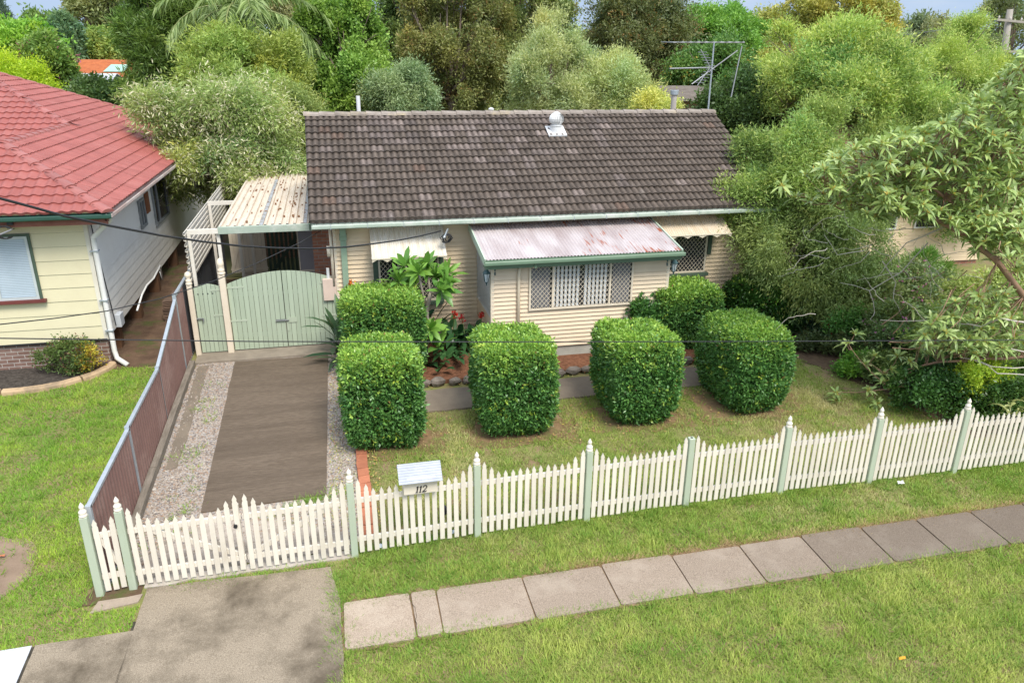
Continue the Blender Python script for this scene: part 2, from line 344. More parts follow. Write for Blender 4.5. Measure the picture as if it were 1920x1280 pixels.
# gravel either side of the driveway: a coloured pebble material plus real pebbles
def gravelmat():
    m, n, b = _base('gravel'); L = n.links; N = n.nodes.new
    tc = N('ShaderNodeTexCoord'); vo = N('ShaderNodeTexVoronoi'); vo.inputs['Scale'].default_value = 42; L.new(tc.outputs['Object'], vo.inputs[0])
    sp = N('ShaderNodeSeparateColor'); L.new(vo.outputs['Color'], sp.inputs[0])
    rp = N('ShaderNodeValToRGB'); e = rp.color_ramp.elements; e[0].position = 0; e[0].color = (.12, .095, .075, 1); e[1].position = 1; e[1].color = (.44, .38, .31, 1)
    for p, c in ((.3, (.30, .25, .20)), (.55, (.40, .30, .22)), (.75, (.28, .27, .27))):
        k = e.new(p); k.color = (*c, 1)
    L.new(sp.outputs[0], rp.inputs[0]); L.new(rp.outputs[0], b.inputs['Base Color']); b.inputs['Roughness'].default_value = .9
    bp = N('ShaderNodeBump'); bp.inputs['Strength'].default_value = .9; bp.inputs['Distance'].default_value = .012; bp.invert = True; L.new(vo.outputs['Distance'], bp.inputs['Height']); L.new(bp.outputs[0], b.inputs['Normal'])
    return m
GRAV = gravelmat()
patch('gravel_bed', [(-3.32, 9.95), (.12, 10.0), (.1, 12.5), (-.05, 17.0), (-3.28, 17.05)], GRAV, .008, 3, .02)
rng = np.random.RandomState(11)
n = 11000; px_ = -3.3 + 3.42 * rng.rand(n); py_ = 10.0 + 7.0 * rng.rand(n)
k = ~((px_ > -2.44) & (px_ < -.4) & (py_ > 11.1)); px_, py_ = px_[k], py_[k]; n = len(px_)
oc = np.array([[1, 0, 0], [0, 1, 0], [-1, 0, 0], [0, -1, 0], [0, 0, .8]]); s_ = (.009 + .014 * rng.rand(n))[:, None, None]
V = (oc[None] * s_ * (1 + .35 * rng.randn(n, 5, 1)) + np.stack([px_, py_, .05 * (py_ - 9.6) + .012], -1)[:, None]).reshape(-1, 3)
F = (np.array([[0, 1, 4], [1, 2, 4], [2, 3, 4], [3, 0, 4]])[None] + 5 * np.arange(n)[:, None, None]).reshape(-1, 3)
pc = np.array([(.40, .34, .28), (.27, .21, .16), (.34, .23, .16), (.18, .16, .15), (.47, .42, .36)])[rng.randint(0, 5, n)]
PEB = pm('pebble', (.9, .9, .9), (1, 1, 1), 5, .9, tint=True)
npmesh('gravel', V, F, PEB, tint=np.repeat(pc, 5, 0), kind='stuff')

patch('driveway', [(-2.42, 11.2), (-.46, 11.3), (-.37, 16.95), (-2.44, 16.95)], CONCD, .03, 5, .004, .3)
patch('driveway_threshold', [(-3.12, 9.72), (-.1, 9.82), (-.15, 10.3), (-1.2, 10.75), (-2.3, 11.0), (-3.0, 10.4)], pm('worn_concrete', (.42, .36, .30), (.30, .25, .2), 5, .9, .5, 40, c3=(.2, .17, .13), s3=2), .016, 6, .05)
patch('gate_strip', [(-3.3, 17.0), (-.02, 17.02), (-.02, 17.75), (-3.3, 17.7)], pm('strip_concrete', (.20, .165, .125), (.28, .235, .18), 3, .9, .3, 40), .05, 8, .015)
patch('concrete_margin', [(-3.2, 12.6), (-3.0, 12.65), (-2.98, 16.9), (-3.2, 16.9)], PATHC, .02, 9, .02)
patch('driveway_apron', [(-2.95, 7.79), (-2.95, 9.5), (-.37, 9.42), (-.3, 8.7), (-.31, 7.2), (-.4, 5.0), (-4.2, 5.0), (-2.9, 7.6)][:1] +
      [(-2.9, 9.53), (-.42, 9.46), (-.30, 8.75), (-.29, 7.3), (-.36, 5.2), (-2.9, 5.2)], CONC, .03, 10, .008, .2)
patch('slab_joint', [(-4.14, 5.2), (-4.0, 5.2), (-4.0, 8.71), (-4.14, 8.70)], JOINT, .022, 30, .003, .4)
patch('slab_joint', [(-2.96, 5.2), (-2.87, 5.2), (-2.87, 8.9), (-2.96, 8.9)], JOINT, .022, 31, .003, .4)
patch('gate_sill', [(-2.95, 9.56), (-.1, 9.62), (-.1, 9.78), (-2.95, 9.74)], pm('sill_concrete', (.46, .41, .35), (.33, .28, .22), 6, .9, .4, 40), .025, 12, .02)
patch('post_pad', [(-3.55, 9.18), (-2.98, 9.28), (-2.95, 9.44), (-3.5, 9.4)], pm('pad_concrete', (.36, .29, .22), (.28, .22, .17), 6, .9, .4, 40), .02, 13, .02)
patch('bare_soil_strip', [(-3.7, 9.35), (-2.97, 9.42), (-2.97, 9.62), (-3.62, 9.7)], DIRT, .012, 14, .03)
patch('bare_earth_patch', [(-7, 9.6), (-4.85, 9.6), (-4.55, 10.15), (-4.6, 10.6), (-4.75, 10.95), (-5.3, 11.2), (-7, 11.3)], pm('bare_earth', (.20, .14, .095), (.27, .195, .135), 2.5, .95, .5, 40), .012, 15, .05)
# footpath: one slab per bay, tinted a little at random and darker towards the right
mb = MB(); rs = random.Random(4)
def slabq(x0, x1, y0, y1, t):
    mb.slab([(x0, y0, gz(y0) + .035), (x1, y0 + .0, gz(y0) + .035), (x1, y1, gz(y1) + .035), (x0, y1, gz(y1) + .035)][:], .1, t)
xj = [-.27, .65, 1.0, 2.25, 3.45, 4.56, 5.68, 6.75, 7.82, 8.85, 9.9, 10.95, 12.0, 13, 14.05, 15.1, 16.15, 17.2]
for i in range(len(xj) - 1):
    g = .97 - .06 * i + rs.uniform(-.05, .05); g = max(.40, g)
    y0, y1 = 7.84 + rs.uniform(-.012, .012), 8.68 + rs.uniform(-.02, .02)
    x0, x1 = xj[i] + .012, xj[i + 1] - .012; r_ = .05
    pts = []
    for cx, cy, a0 in ((x1 - r_, y1 - r_, 0), (x0 + r_, y1 - r_, 90), (x0 + r_, y0 + r_, 180), (x1 - r_, y0 + r_, 270)):
        for a in (0, 30, 60, 90):
            q = math.radians(a0 + a); px0, py0 = cx + r_ * math.cos(q) + rs.uniform(-.006, .006), cy + r_ * math.sin(q) + rs.uniform(-.006, .006); pts.append((px0, py0, gz(py0) + .035))
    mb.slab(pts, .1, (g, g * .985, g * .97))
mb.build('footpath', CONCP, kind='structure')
patch('footpath_bed', [(-.29, 7.80), (17.3, 7.80), (17.3, 8.76), (-.29, 8.74)], pm('path_edge_soil', (.17, .105, .06), (.26, .18, .10), 8, .95, .8, 50), .014, 17, .05, .1)
patch('footpath_slab', [(-4.01, 5.2), (-2.93, 5.2), (-2.92, 8.73), (-4.06, 8.72)], CONC, .03, 18, .003, .4)
patch('new_footpath_slab', [(-8, 5.2), (-4.05, 5.2), (-4.10, 8.72), (-8, 8.6)], CONCW, .032, 19, .002, .5)
patch('garden_path', [(.45, 13.78), (9.0, 13.85), (9.0, 14.72), (.45, 14.72)], PATHC, .035, 20, .012)
patch('mulch_bed', [(.2, 14.95), (3.3, 15.05), (8.6, 14.9), (8.8, 15.7), (10.6, 17.5), (10.6, 17.6), (-.05, 17.6), (.0, 16)], MULCH, .09, 21, .03, thick=.15)
patch('side_passage', [(-5.2, 17.1), (-3.5, 17.1), (-3.5, 34), (-12, 34), (-12, 17.42), (-5.05, 17.42)], DIRT, .012, 22, .04)
patch('carport_floor', [(-3.4, 17.75), (-.05, 17.75), (-.05, 24), (-3.4, 24)], pm('leaf_litter_soil', (.045, .026, .016), (.10, .06, .035), 7, .95, .8, 40), .014, 23, .03)
patch('carport_path', [(-1.85, 17.8), (-1.02, 17.8), (-1.25, 22.3), (-2.0, 22.3)], pm('carport_concrete', (.27, .24, .20), (.20, .175, .145), 2.5, .9, .3, 40), .03, 24, .02)
patch('neighbour_garden_bed', [(-9, 16.35), (-6.9, 16.35), (-6.2, 16.4), (-5.6, 16.65), (-5.15, 17.1), (-5.05, 17.4), (-9, 17.4)], DMULCH, .05, 25, .02, thick=.1)
patch('shrub_bed', [(10.6, 16.8), (10.0, 15.6), (10.9, 14.0), (11.5, 12.4), (11.8, 10.8), (16, 10.4), (18, 18), (10.8, 18)], pm('leaf_mould', (.08, .05, .03), (.15, .10, .06), 6, .95, .8, 40), .014, 26, .06)
patch('back_yard', [(-4, 24.2), (30, 24.2), (30, 60), (-40, 60), (-40, 34), (-4, 34)], FARG, .02, 27, .05, 1.0)
for nm, bx in (('leaf_litter', [(.1, 12.35), (1.7, 12.3), (1.8, 13.1), (.1, 13.2)]), ('leaf_litter', [(2.2, 12.3), (4.3, 12.15), (4.4, 13.1), (2.2, 13.2)]), ('leaf_litter', [(4.7, 12.3), (6.7, 12.2), (6.9, 13.3), (4.7, 13.3)]), ('leaf_litter', [(6.9, 12.2), (9.2, 12.3), (9.6, 13.6), (7.0, 13.6)])):
    patch(nm, bx, pm('litter_soil', (.16, .10, .05), (.26, .17, .085), 9, .95, .6, 60, c3=(.13, .13, .04), s3=3), .011, int(bx[0][0] * 10), .14, .2)

def crack(pts, seed, w=.011, dz=.0405):
    rg = np.random.RandomState(seed); P = []
    for i in range(len(pts) - 1):
        a = np.array(pts[i], float); b = np.array(pts[i + 1], float); n = max(2, int(np.linalg.norm(b - a) / .07))
        for k in range(n): P.append(a + (b - a) * k / n + rg.randn(2) * .012)
    P.append(np.array(pts[-1], float)); vs = []
    for i, p in enumerate(P):
        d = P[min(i + 1, len(P) - 1)] - P[max(i - 1, 0)]; d = d / np.linalg.norm(d); q = np.array([d[1], -d[0]]) * w * rg.uniform(.3, 1.0) * .5
        vs += [(p[0] + q[0], p[1] + q[1], gz(p[1]) + dz), (p[0] - q[0], p[1] - q[1], gz(p[1]) + dz)]
    MB().add(vs, [(2 * i, 2 * i + 1, 2 * i + 3, 2 * i + 2) for i in range(len(P) - 1)]).build('pavement_crack', JOINT, kind='structure')
crack([(.62, 8.64), (.68, 8.3), (.64, 7.88)], 1, .007)
# grass blades ------------------------------------------------------------------
def inpoly(x, y, poly):
    c = np.zeros(len(x), bool); j = len(poly) - 1
    for i in range(len(poly)):
        xi, yi = poly[i]; xj_, yj = poly[j]
        c ^= ((yi > y) != (yj > y)) & (x < (xj_ - xi) * (y - yi) / (yj - yi + 1e-12) + xi); j = i
    return c
def lawn(name, poly, dens, h, seed, holes=(), dry=.5, lush=(.23, .33, .055), pale=(.47, .51, .14), straw=(.56, .48, .26), clear=0.0, sp=1.0, wd=.011):
    rng = np.random.RandomState(seed); P = np.array(poly); x0, y0 = P.min(0); x1, y1 = P.max(0); n = int((x1 - x0) * (y1 - y0) * dens)
    x = x0 + (x1 - x0) * rng.rand(n); y = y0 + (y1 - y0) * rng.rand(n); k = inpoly(x, y, poly)
    for hpoly in holes: k &= ~inpoly(x + .03 * rng.randn(n), y + .03 * rng.randn(n), hpoly)
    x, y = x[k], y[k]; nv = noise2(x * 1.1, y * 1.1) + .35 * noise2(x * 5 + 3, y * 5); k = nv > -2.2 + clear; k |= rng.rand(len(x)) < .25; x, y, nv = x[k], y[k], nv[k]; n = len(x)
    t = np.clip(.42 + .36 * nv + .3 * noise2(x * 3.1 + 5, y * 3.1) + .22 * rng.randn(n), 0, 1); c = mixcol(lush, pale, t)
    d = np.clip((noise2(x * .8 + 9, y * .8 + 4) + .5 * noise2(x * 2.7 + 2, y * 2.7 + 8) - 1.0 + dry) * .6 + .16 * rng.randn(n), 0, .85); c = c * (1 - d[:, None]) + np.array(straw)[None] * d[:, None]
    c = c * (.78 + .44 * rng.rand(n, 1))
    hh = h * (.5 + .9 * rng.rand(n)) * (1 + .25 * nv.clip(-1, 1)); a = rng.rand(n) * 6.283; w = wd * (.7 + .6 * rng.rand(n)); lean = hh * (.35 + .9 * rng.rand(n)) * sp
    cl_ = noise2(x * 6.3 + 11, y * 6.3 + 2); hh = hh * (1 + .45 * np.clip(cl_, -1, 1.4)); c = c * (1 + .16 * np.clip(cl_, -1.3, 1))[:, None]
    z = .05 * (np.minimum(y, 17.5) - 9.6); b = np.stack([x, y, z], 1); s = np.stack([np.cos(a), np.sin(a), 0 * a], 1) * w[:, None] * .5
    la = a + 1.57 + .5 * rng.randn(n); tip = b + np.stack([np.cos(la) * lean, np.sin(la) * lean, hh], 1); V = np.stack([b - s, b + s, tip], 1).reshape(-1, 3)
    return npmesh(name, V, np.arange(3 * n).reshape(-1, 3), GRASSM, tint=np.repeat(c, 3, 0), kind='stuff')
lawn('grass', [(-.36, 5.4), (10.5, 5.4), (15, 7.84), (-.3, 7.83)], 4200, .055, 1, dry=.35)
lawn('grass', [(-.28, 8.7), (15, 8.7), (15, 10.0), (-.1, 9.78), (-.35, 9.4)], 4200, .06, 2, dry=.45)
def weeds(poly, n, seed, h=.09, cols=((.13, .28, .04), (.34, .46, .09)), per=26):
    rng = np.random.RandomState(seed); P = np.array(poly); x0, y0 = P.min(0); x1, y1 = P.max(0); cx = x0 + (x1 - x0) * rng.rand(n * 3); cy = y0 + (y1 - y0) * rng.rand(n * 3); k = inpoly(cx, cy, poly); cx, cy = cx[k][:n], cy[k][:n]; m = len(cx)
    R = .03 + .07 * rng.rand(m); x = np.repeat(cx, per) + rng.randn(m * per) * np.repeat(R, per); y = np.repeat(cy, per) + rng.randn(m * per) * np.repeat(R, per); a = rng.rand(m * per) * 6.283; hh = h * (.4 + .9 * rng.rand(m * per)) * np.repeat(.6 + .7 * rng.rand(m), per)
    b = np.stack([x, y, .05 * (np.minimum(y, 17.5) - 9.6)], 1); s = np.stack([np.cos(a), np.sin(a), 0 * a], 1) * .007; la = np.arctan2(y - np.repeat(cy, per), x - np.repeat(cx, per)) + .5 * rng.randn(m * per); t = b + np.stack([np.cos(la) * hh * .9, np.sin(la) * hh * .9, hh], 1)
    c = mixcol(*cols, np.clip(np.repeat(rng.rand(m), per) * .7 + .3 * rng.rand(m * per), 0, 1)); return npmesh('grass', np.stack([b - s, b + s, t], 1).reshape(-1, 3), np.arange(3 * m * per).reshape(-1, 3), GRASSM, tint=np.repeat(c, 3, 0), kind='stuff')
weeds([(-.36, 5.6), (10, 5.6), (11, 7.7), (-.3, 7.7)], 420, 41); weeds([(-.28, 8.8), (11.5, 8.8), (12.5, 9.9), (-.1, 9.7)], 420, 42); weeds([(-8, 8.9), (-3.6, 8.9), (-3.6, 16.5), (-8, 16)], 380, 43); weeds([(.3, 9.9), (11.5, 10), (10.5, 13.5), (.4, 13.7)], 300, 44, .08)
weeds([(-.4, 9.7), (12.3, 9.75), (12.3, 9.9), (-.1, 9.8)], 150, 45, .13); weeds([(2.5, 8.70), (12.5, 8.70), (12.5, 8.80), (2.5, 8.80)], 330, 46, .05, ((.42, .28, .14), (.62, .46, .27))); weeds([(-.3, 8.66), (3, 8.66), (3, 8.76), (-.3, 8.78)], 70, 47, .06); weeds([(-.3, 7.78), (12, 7.78), (12, 7.9), (-.3, 7.9)], 260, 48, .06); weeds([(-.42, 5.5), (-.28, 5.5), (-.26, 9.3), (-.4, 9.3)], 110, 49, .07); weeds([(-2.9, 9.45), (-.4, 9.42), (-.4, 9.56), (-2.9, 9.58)], 70, 50, .045); weeds([(-1.8, 10.75), (-.3, 11.1), (0, 11.6), (-.45, 11.35)], 45, 51, .09); weeds([(-3.2, 10.3), (-2.5, 10.3), (-2.6, 16), (-3.0, 16)], 26, 52, .08)
lawn('grass', [(-2.6, 9.44), (-.4, 9.4), (-.2, 9.58), (-2.7, 9.62)], 900, .04, 12, dry=.6)
ep = [(-7, 9.65), (-4.9, 9.65), (-4.65, 10.15), (-4.68, 10.6), (-4.85, 10.9), (-5.35, 11.12), (-7, 11.2)]
lawn('grass', [(-9.5, 8.5), (-4.03, 8.73), (-2.96, 8.75), (-2.94, 9.2), (-3.55, 9.2), (-3.72, 9.7), (-3.55, 9.9), (-3.55, 16.9), (-4.9, 17.15), (-5.15, 17.0), (-5.7, 16.45), (-6.3, 16.2), (-6.9, 16.15), (-9.5, 16.1)], 3300, .045, 3, holes=[ep], dry=.1, lush=(.17, .34, .035), pale=(.41, .52, .08))
lh = [[(.2, 12.5), (1.5, 12.5), (1.6, 13.2), (.2, 13.2)], [(2.4, 12.4), (4.0, 12.4), (4.2, 13.2), (2.4, 13.2)], [(4.9, 12.4), (6.4, 12.4), (6.6, 13.3), (4.9, 13.3)], [(7.1, 12.4), (8.9, 12.4), (9.2, 13.6), (7.1, 13.6)]]
lawn('grass', [(.3, 9.8), (12.5, 9.95), (11.9, 10.8), (11.6, 12.4), (11.0, 14.0), (10.0, 15.5), (9.0, 15.0), (9.0, 13.84), (.4, 13.76), (.28, 12.5)], 2500, .05, 4, holes=lh, dry=1.0, clear=1.6, lush=(.20, .31, .05), pale=(.42, .46, .12))
lawn('grass', [(-.4, 10.2), (.05, 10.3), (.1, 12.5), (-.02, 15.5), (-.33, 15.5), (-.42, 11.3), (-1.6, 10.9)], 330, .06, 5, dry=.4)

# ================================================================== BUILDING HELPERS
def boards(mb, p0, p1, z0, z1, pitch, out, lap=.018, topfun=None, gap=-.002):
    """lapped weatherboards on a wall from plan point p0 to p1, outward plan normal 'out'; topfun(s)->z clips gables"""
    p0 = np.array(p0, float); p1 = np.array(p1, float); o = np.array(out, float); n = int(round((z1 - z0) / pitch))
    for i in range(n):
        a = z0 + i * pitch; b = min(z1, a + pitch - gap); s0, s1 = 0.0, 1.0
        if topfun is not None:
            s0, s1 = topfun((a + b) / 2)
            if s1 <= s0: continue
        q0 = p0 + (p1 - p0) * s0; q1 = p0 + (p1 - p0) * s1
        A = lambda q, z, k: (q[0] + o[0] * k, q[1] + o[1] * k, z)
        vs = [A(q0, a, 0), A(q1, a, 0), A(q1, a, lap), A(q0, a, lap), A(q1, b, .004), A(q0, b, .004), A(q0, b, 0), A(q1, b, 0)]
        mb.add(vs, [(0, 1, 2, 3), (3, 2, 4, 5), (0, 3, 5, 6), (1, 7, 4, 2)])
def tile_face(mb, org, U, Vv, N, width, courses, cl, lo, hi, tilew, prof, rng, lip=.035, smp=8, jitter=.10, tintf=None, channel_tone=0):
    """interlocking roof tiles: org eave-left corner; lo(v)/hi(v) give the clipped span along U for height v up the slope"""
    org, U, Vv, N = [np.array(q, float) for q in (org, U, Vv, N)]
    for k in range(courses):
        v0 = k * cl; v1 = v0 + cl; vm = v0 + cl * .5; a, b = lo(vm), hi(vm)
        if b - a < .02: continue
        off = 0.0
        e = np.arange(math.floor((a - off) / tilew), math.ceil((b - off) / tilew) + 1) * tilew + off
        for j in range(len(e) - 1):
            ua, ub = max(a, e[j]), min(b, e[j + 1])
            if ub - ua < .004: continue
            us = np.linspace(ua, ub, smp + 1); h = prof((us - e[j]) / tilew); dz = rng.uniform(-.004, .004); tw = rng.uniform(-.003, .003)
            lo_, mi, hi_ = [], [], []
            for u, hh in zip(us, h):
                lo_.append(org + U * u + Vv * (v0 + dz) + N * (hh - lip * .6)); mi.append(org + U * u + Vv * (v0 + dz) + N * (hh + lip + tw)); hi_.append(org + U * u + Vv * (v1 + .03) + N * (hh + .006))
            m = len(us); base = lo_ + mi + hi_
            t = tintf(rng, j, k, (ua + ub) / 2, vm) if tintf else None
            fs = [(i, i + 1, m + i + 1, m + i) for i in range(m - 1)] + [(m + i, m + i + 1, 2 * m + i + 1, 2 * m + i) for i in range(m - 1)]
            mb.add(base, fs, t)
            if t is not None and channel_tone:  # rib contrast put into the tint: channels darker, roll tops lighter
                hn = (h - h.min()) / max(1e-6, h.max() - h.min()); g_ = [channel_tone + (1.25 - channel_tone) * (hn[i] + hn[i + 1]) / 2 for i in range(m - 1)]
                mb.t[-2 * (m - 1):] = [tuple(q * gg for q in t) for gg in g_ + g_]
def corrugated(mb, org, U, Vv, N, w, l, pitch, amp, smp=6, th=.004, tint=None, rowfun=None, trap=False, rows=1):
    """corrugated sheet: ribs run along Vv"""
    org, U, Vv, N = [np.array(q, float) for q in (org, U, Vv, N)]
    n = max(2, int(round(w / pitch * smp))); us = np.linspace(0, w, n + 1)
    ph = us / pitch * 2 * math.pi; h = amp * (np.clip(np.sin(ph) * 2.2, -1, 1) if trap else np.sin(ph))
    vs = []
    for r_ in range(rows + 1): vs += [org + U * u + Vv * (l * r_ / rows) + N * hh for u, hh in zip(us, h)]
    m = n + 1; fs = [(r_ * m + i, r_ * m + i + 1, (r_ + 1) * m + i + 1, (r_ + 1) * m + i) for r_ in range(rows) for i in range(n)]
    mb.add(vs, fs, tint)
def diamond(mb, org, U, V, w, h, d, r=.0042, N=(0, -1, 0)):
    """woven diamond security mesh as flat diagonal strands"""
    org, U, V, N = [np.array(q, float) for q in (org, U, V, N)]
    def clip(p, q):
        t0, t1 = 0., 1.; dx, dy = q[0] - p[0], q[1] - p[1]
        for a, b in ((-dx, p[0]), (dx, w - p[0]), (-dy, p[1]), (dy, h - p[1])):
            if abs(a) < 1e-9:
                if b < 0: return None
            else:
                t = b / a
                if a < 0: t0 = max(t0, t)
                else: t1 = min(t1, t)
        return (t0, t1) if t1 - t0 > .001 else None
    asp = 1.15
    for sgn in (1, -1):
        k = -h / asp - w
        while k < w + h / asp:
            p = (k, 0.0) if sgn > 0 else (k, h); q = (k + h / asp, h) if sgn > 0 else (k + h / asp, 0.0); c = clip(p, q); k += d
            if not c: continue
            P, Q = [np.array(p) + (np.array(q) - np.array(p)) * t for t in c]
            mb.bar(org + U * P[0] + V * P[1] + N * (.004 * sgn), org + U * Q[0] + V * Q[1] + N * (.004 * sgn), r * 2, .006, N)
ROLL = lambda s: .034 * np.abs(np.sin(s * 2 * math.pi)) ** 1.3
WAVE = lambda s: .030 * (np.sin(s * 2 * math.pi) * .5 + .5) ** 1.2
def cap_row(mb, p, q, rng, L=.40, r=.12, hgt=.10, up=(0, 0, 1), tint=None, n=7):
    """overlapping half-round ridge or hip caps from p to q"""
    p = np.array(p, float); q = np.array(q, float); D = q - p; ln = np.linalg.norm(D); D /= ln; S = np.cross(D, up); S /= np.linalg.norm(S); Nn = np.cross(S, D); k = max(1, int(round(ln / L))); L = ln / k
    for i in range(k):
        a = p + D * (i * L - .015); b = p + D * ((i + 1) * L + .03); vs = []
        for c, sc, lift in ((a, 1.0, .012), (b, .94, -.008)):
            for j in range(n):
                t = math.pi * j / (n - 1); vs.append(c + S * (math.cos(t) * r * sc) + Nn * (math.sin(t) * hgt * sc - .03 + lift))
        c1 = rng.uniform(.85, 1.15)
        mb.add(vs, [(j, j + 1, n + j + 1, n + j) for j in range(n - 1)] + [tuple(range(n)), tuple(range(2 * n - 1, n - 1, -1))], (c1, c1, c1) if tint is None else tuple(x * c1 for x in tint))

# ================================================================== MAIN HOUSE
HX0, HX1, YW, YB = -.03, 10.49, 17.5, 24.45
RX0, RX1, YE, ZE, YR, ZR = -.54, 10.95, 17.0, 3.50, 20.98, 5.47
house = empty('weatherboard_house', (5.2, 21, .4), 'cream weatherboard cottage with weathered brown tiled gable roof behind the clipped hedges', 'house')
mb = MB(); boards(mb, (HX0, YW), (HX1, YW), .62, 3.42, .105, (0, -1), .036, gap=.004)
tp = lambda z: (0, 1) if z < 3.3 else (max(0, (YW - 17.5 + (z - 3.3) / .5) / (YB - YW)), 1 - max(0, ((z - 3.3) / .5) / (YB - YW)))
boards(mb, (HX0, YB), (HX0, YW), .62, 5.0, .105, (-1, 0), topfun=tp); boards(mb, (HX1, YW), (HX1, YB), .62, 5.0, .105, (1, 0), topfun=tp); boards(mb, (HX1, YB), (HX0, YB), .62, 3.4, .105, (0, 1))
mb.build('wall', CREAM, house)
mb = MB().box((HX0 + .03, YW + .03, .2), (HX1 - .03, YB - .03, .64)); mb.build('footing', pm('render_base', (.42, .41, .35), (.34, .33, .28), 4, .9, .3, 30), house)
# roof tiles: lichen-pale patches belong to single tiles
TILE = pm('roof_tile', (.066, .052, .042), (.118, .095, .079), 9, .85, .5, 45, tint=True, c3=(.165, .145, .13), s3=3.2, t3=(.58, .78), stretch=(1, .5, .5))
rngt = np.random.RandomState(5)
def ttile(rng, j, k, u, v):
    nv = noise2(np.array([u * .55 + 20]), np.array([v * .8 + 3]))[0] + .55 * math.exp(-((u - 3.6) / 2.8) ** 2 - ((v - 2.6) / 1.7) ** 2)
    g = rng.uniform(.86, 1.14); r_ = rng.rand()
    if r_ < .06 + .42 * max(0, nv): g *= rng.uniform(1.15, 1.9); return (g * .98, g * .97, g)
    if r_ > .985: return (g * 1.22, g * 1.03, g * .92)
    return (g * 1.03, g, g * .95)
fr = MB(); pit = math.atan2(ZR - ZE, YR - YE); Vs = (0, math.cos(pit), math.sin(pit)); Ns = (0, -math.sin(pit), math.cos(pit)); rl = math.hypot(ZR - ZE, YR - YE); Wd = RX1 - RX0
tile_face(fr, (RX0, YE, ZE), (1, 0, 0), Vs, Ns, Wd, 15, rl / 15, lambda v: 0, lambda v: Wd, .312, ROLL, rngt, smp=12, tintf=ttile, lip=.055, channel_tone=.45)
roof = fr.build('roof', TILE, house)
bk = MB(); tile_face(bk, (RX1, 2 * YR - YE, ZE), (-1, 0, 0), (0, -math.cos(pit), math.sin(pit)), (0, math.sin(pit), math.cos(pit)), Wd, 15, rl / 15, lambda v: 0, lambda v: Wd, .312, ROLL, rngt, smp=2, tintf=ttile)
bk.build('back_roof', TILE, house)
rc = MB(); cap_row(rc, (RX0 - .02, YR, ZR + .03), (RX1 + .02, YR, ZR + .03), random.Random(2), .40, .14, .10); rc.build('ridge_caps', pm('ridge_mortar_tile', (.21, .175, .145), (.30, .26, .225), 5, .9, .4, 40, tint=True, c3=(.40, .33, .22), s3=1.5, t3=(.55, .7)), roof)
for x in (RX0 + .01, RX1 - .01):
    for sg in (1, -1):
        MB().bar((x, YR - sg * (YR - YE), ZE - .09), (x, YR, ZR - .09), .03, .17).build('barge_board', GREENT, house)
gu = MB(); gx0, gx1 = RX0 + .05, RX1 - .02
prof = [(0, .0), (-.105, 0.0), (-.115, .02), (-.112, .075), (-.10, .09), (-.09, .08), (-.098, .07), (-.095, .012), (-.01, .012), (-.01, .10), (0, .10)]
gu.prism([(gx0, YE + .05 + a * 1.65, ZE - .13 + b) for a, b in prof], (gx1 - gx0, 0, 0)); gut = gu.build('gutter', GREENF, house)
b2 = MB().box((gx0 + .02, YE - .105, ZE - .07), (gx1 - .02, YE + .04, ZE - .06)); b2.build('gutter_lining', WHITE, gut)
for i in range(14): x = gx0 + .4 + i * .8; MB().box((x, YE - .143, ZE - .135), (x + .012, YE + .05, ZE - .045)).build('gutter_bracket', GALV, gut)
fc = MB().box((RX0 + .06, YE + .07, ZE - .17), (RX1 - .06, YE + .095, ZE + .0)).box((RX0 + .06, YE + .1, ZE - .175), (RX1 - .06, YW, ZE - .16)); fc.build('fascia', CREAMV, house)
# left green downpipe with rainhead, corner strips
dp = MB().box((.10, YW - .115, .5), (.235, YW - .025, 3.05)).box((.085, YW - .15, 3.0), (.25, YW - .022, 3.14)).box((.10, YW - .3, 3.14), (.235, YW - .03, 3.3)); dp.build('downpipe', pm('downpipe_green', (.27, .37, .26), (.24, .33, .23), 3, .5), house, bevel=.008)
cs = MB().box((HX1 - .01, YW - .03, .6), (HX1 + .13, YW + .1, 3.34)); cs.build('corner_strip', pm('downpipe_green', ()), house)
cs = MB().box((HX0 - .03, YW - .026, .62), (HX0 + .035, YW + .1, 3.34)); cs.build('corner_trim', CREAMV, house)
mbx = MB().box((HX0 - .34, YW - .02, 1.55), (HX0 - .03, YW + .3, 2.08)); mbx.build('meter_box', pm('pinkish_cream', (.66, .52, .42), (.6, .47, .38), 3, .6), house, bevel=.015)
mbx = MB().tube([(HX0 - .2, YW + .05, 2.08), (HX0 - .2, YW + .05, 2.32)], .035, 10); mbx.build('conduit_stub', WHITE, house)
mbx = MB().tube([(HX0 - .08, YW + .0, 1.9), (HX0 - .08, YW + .0, 3.3)], .035, 8).tube([(HX0 - .14, YW - .03, 2.62), (HX0 - .14, YW - .03, 2.86)], .05, 8); mbx.build('conduit', CREAMV, house, smooth=True)
ch = MB().box((HX0 - .52, 18.6, .3), (HX0 - .02, 20.2, 3.55)); ch.build('brick_chimney_base', brickmat('red_brick', (.30, .12, .07), (.38, .17, .10), (.30, .26, .22)), house)

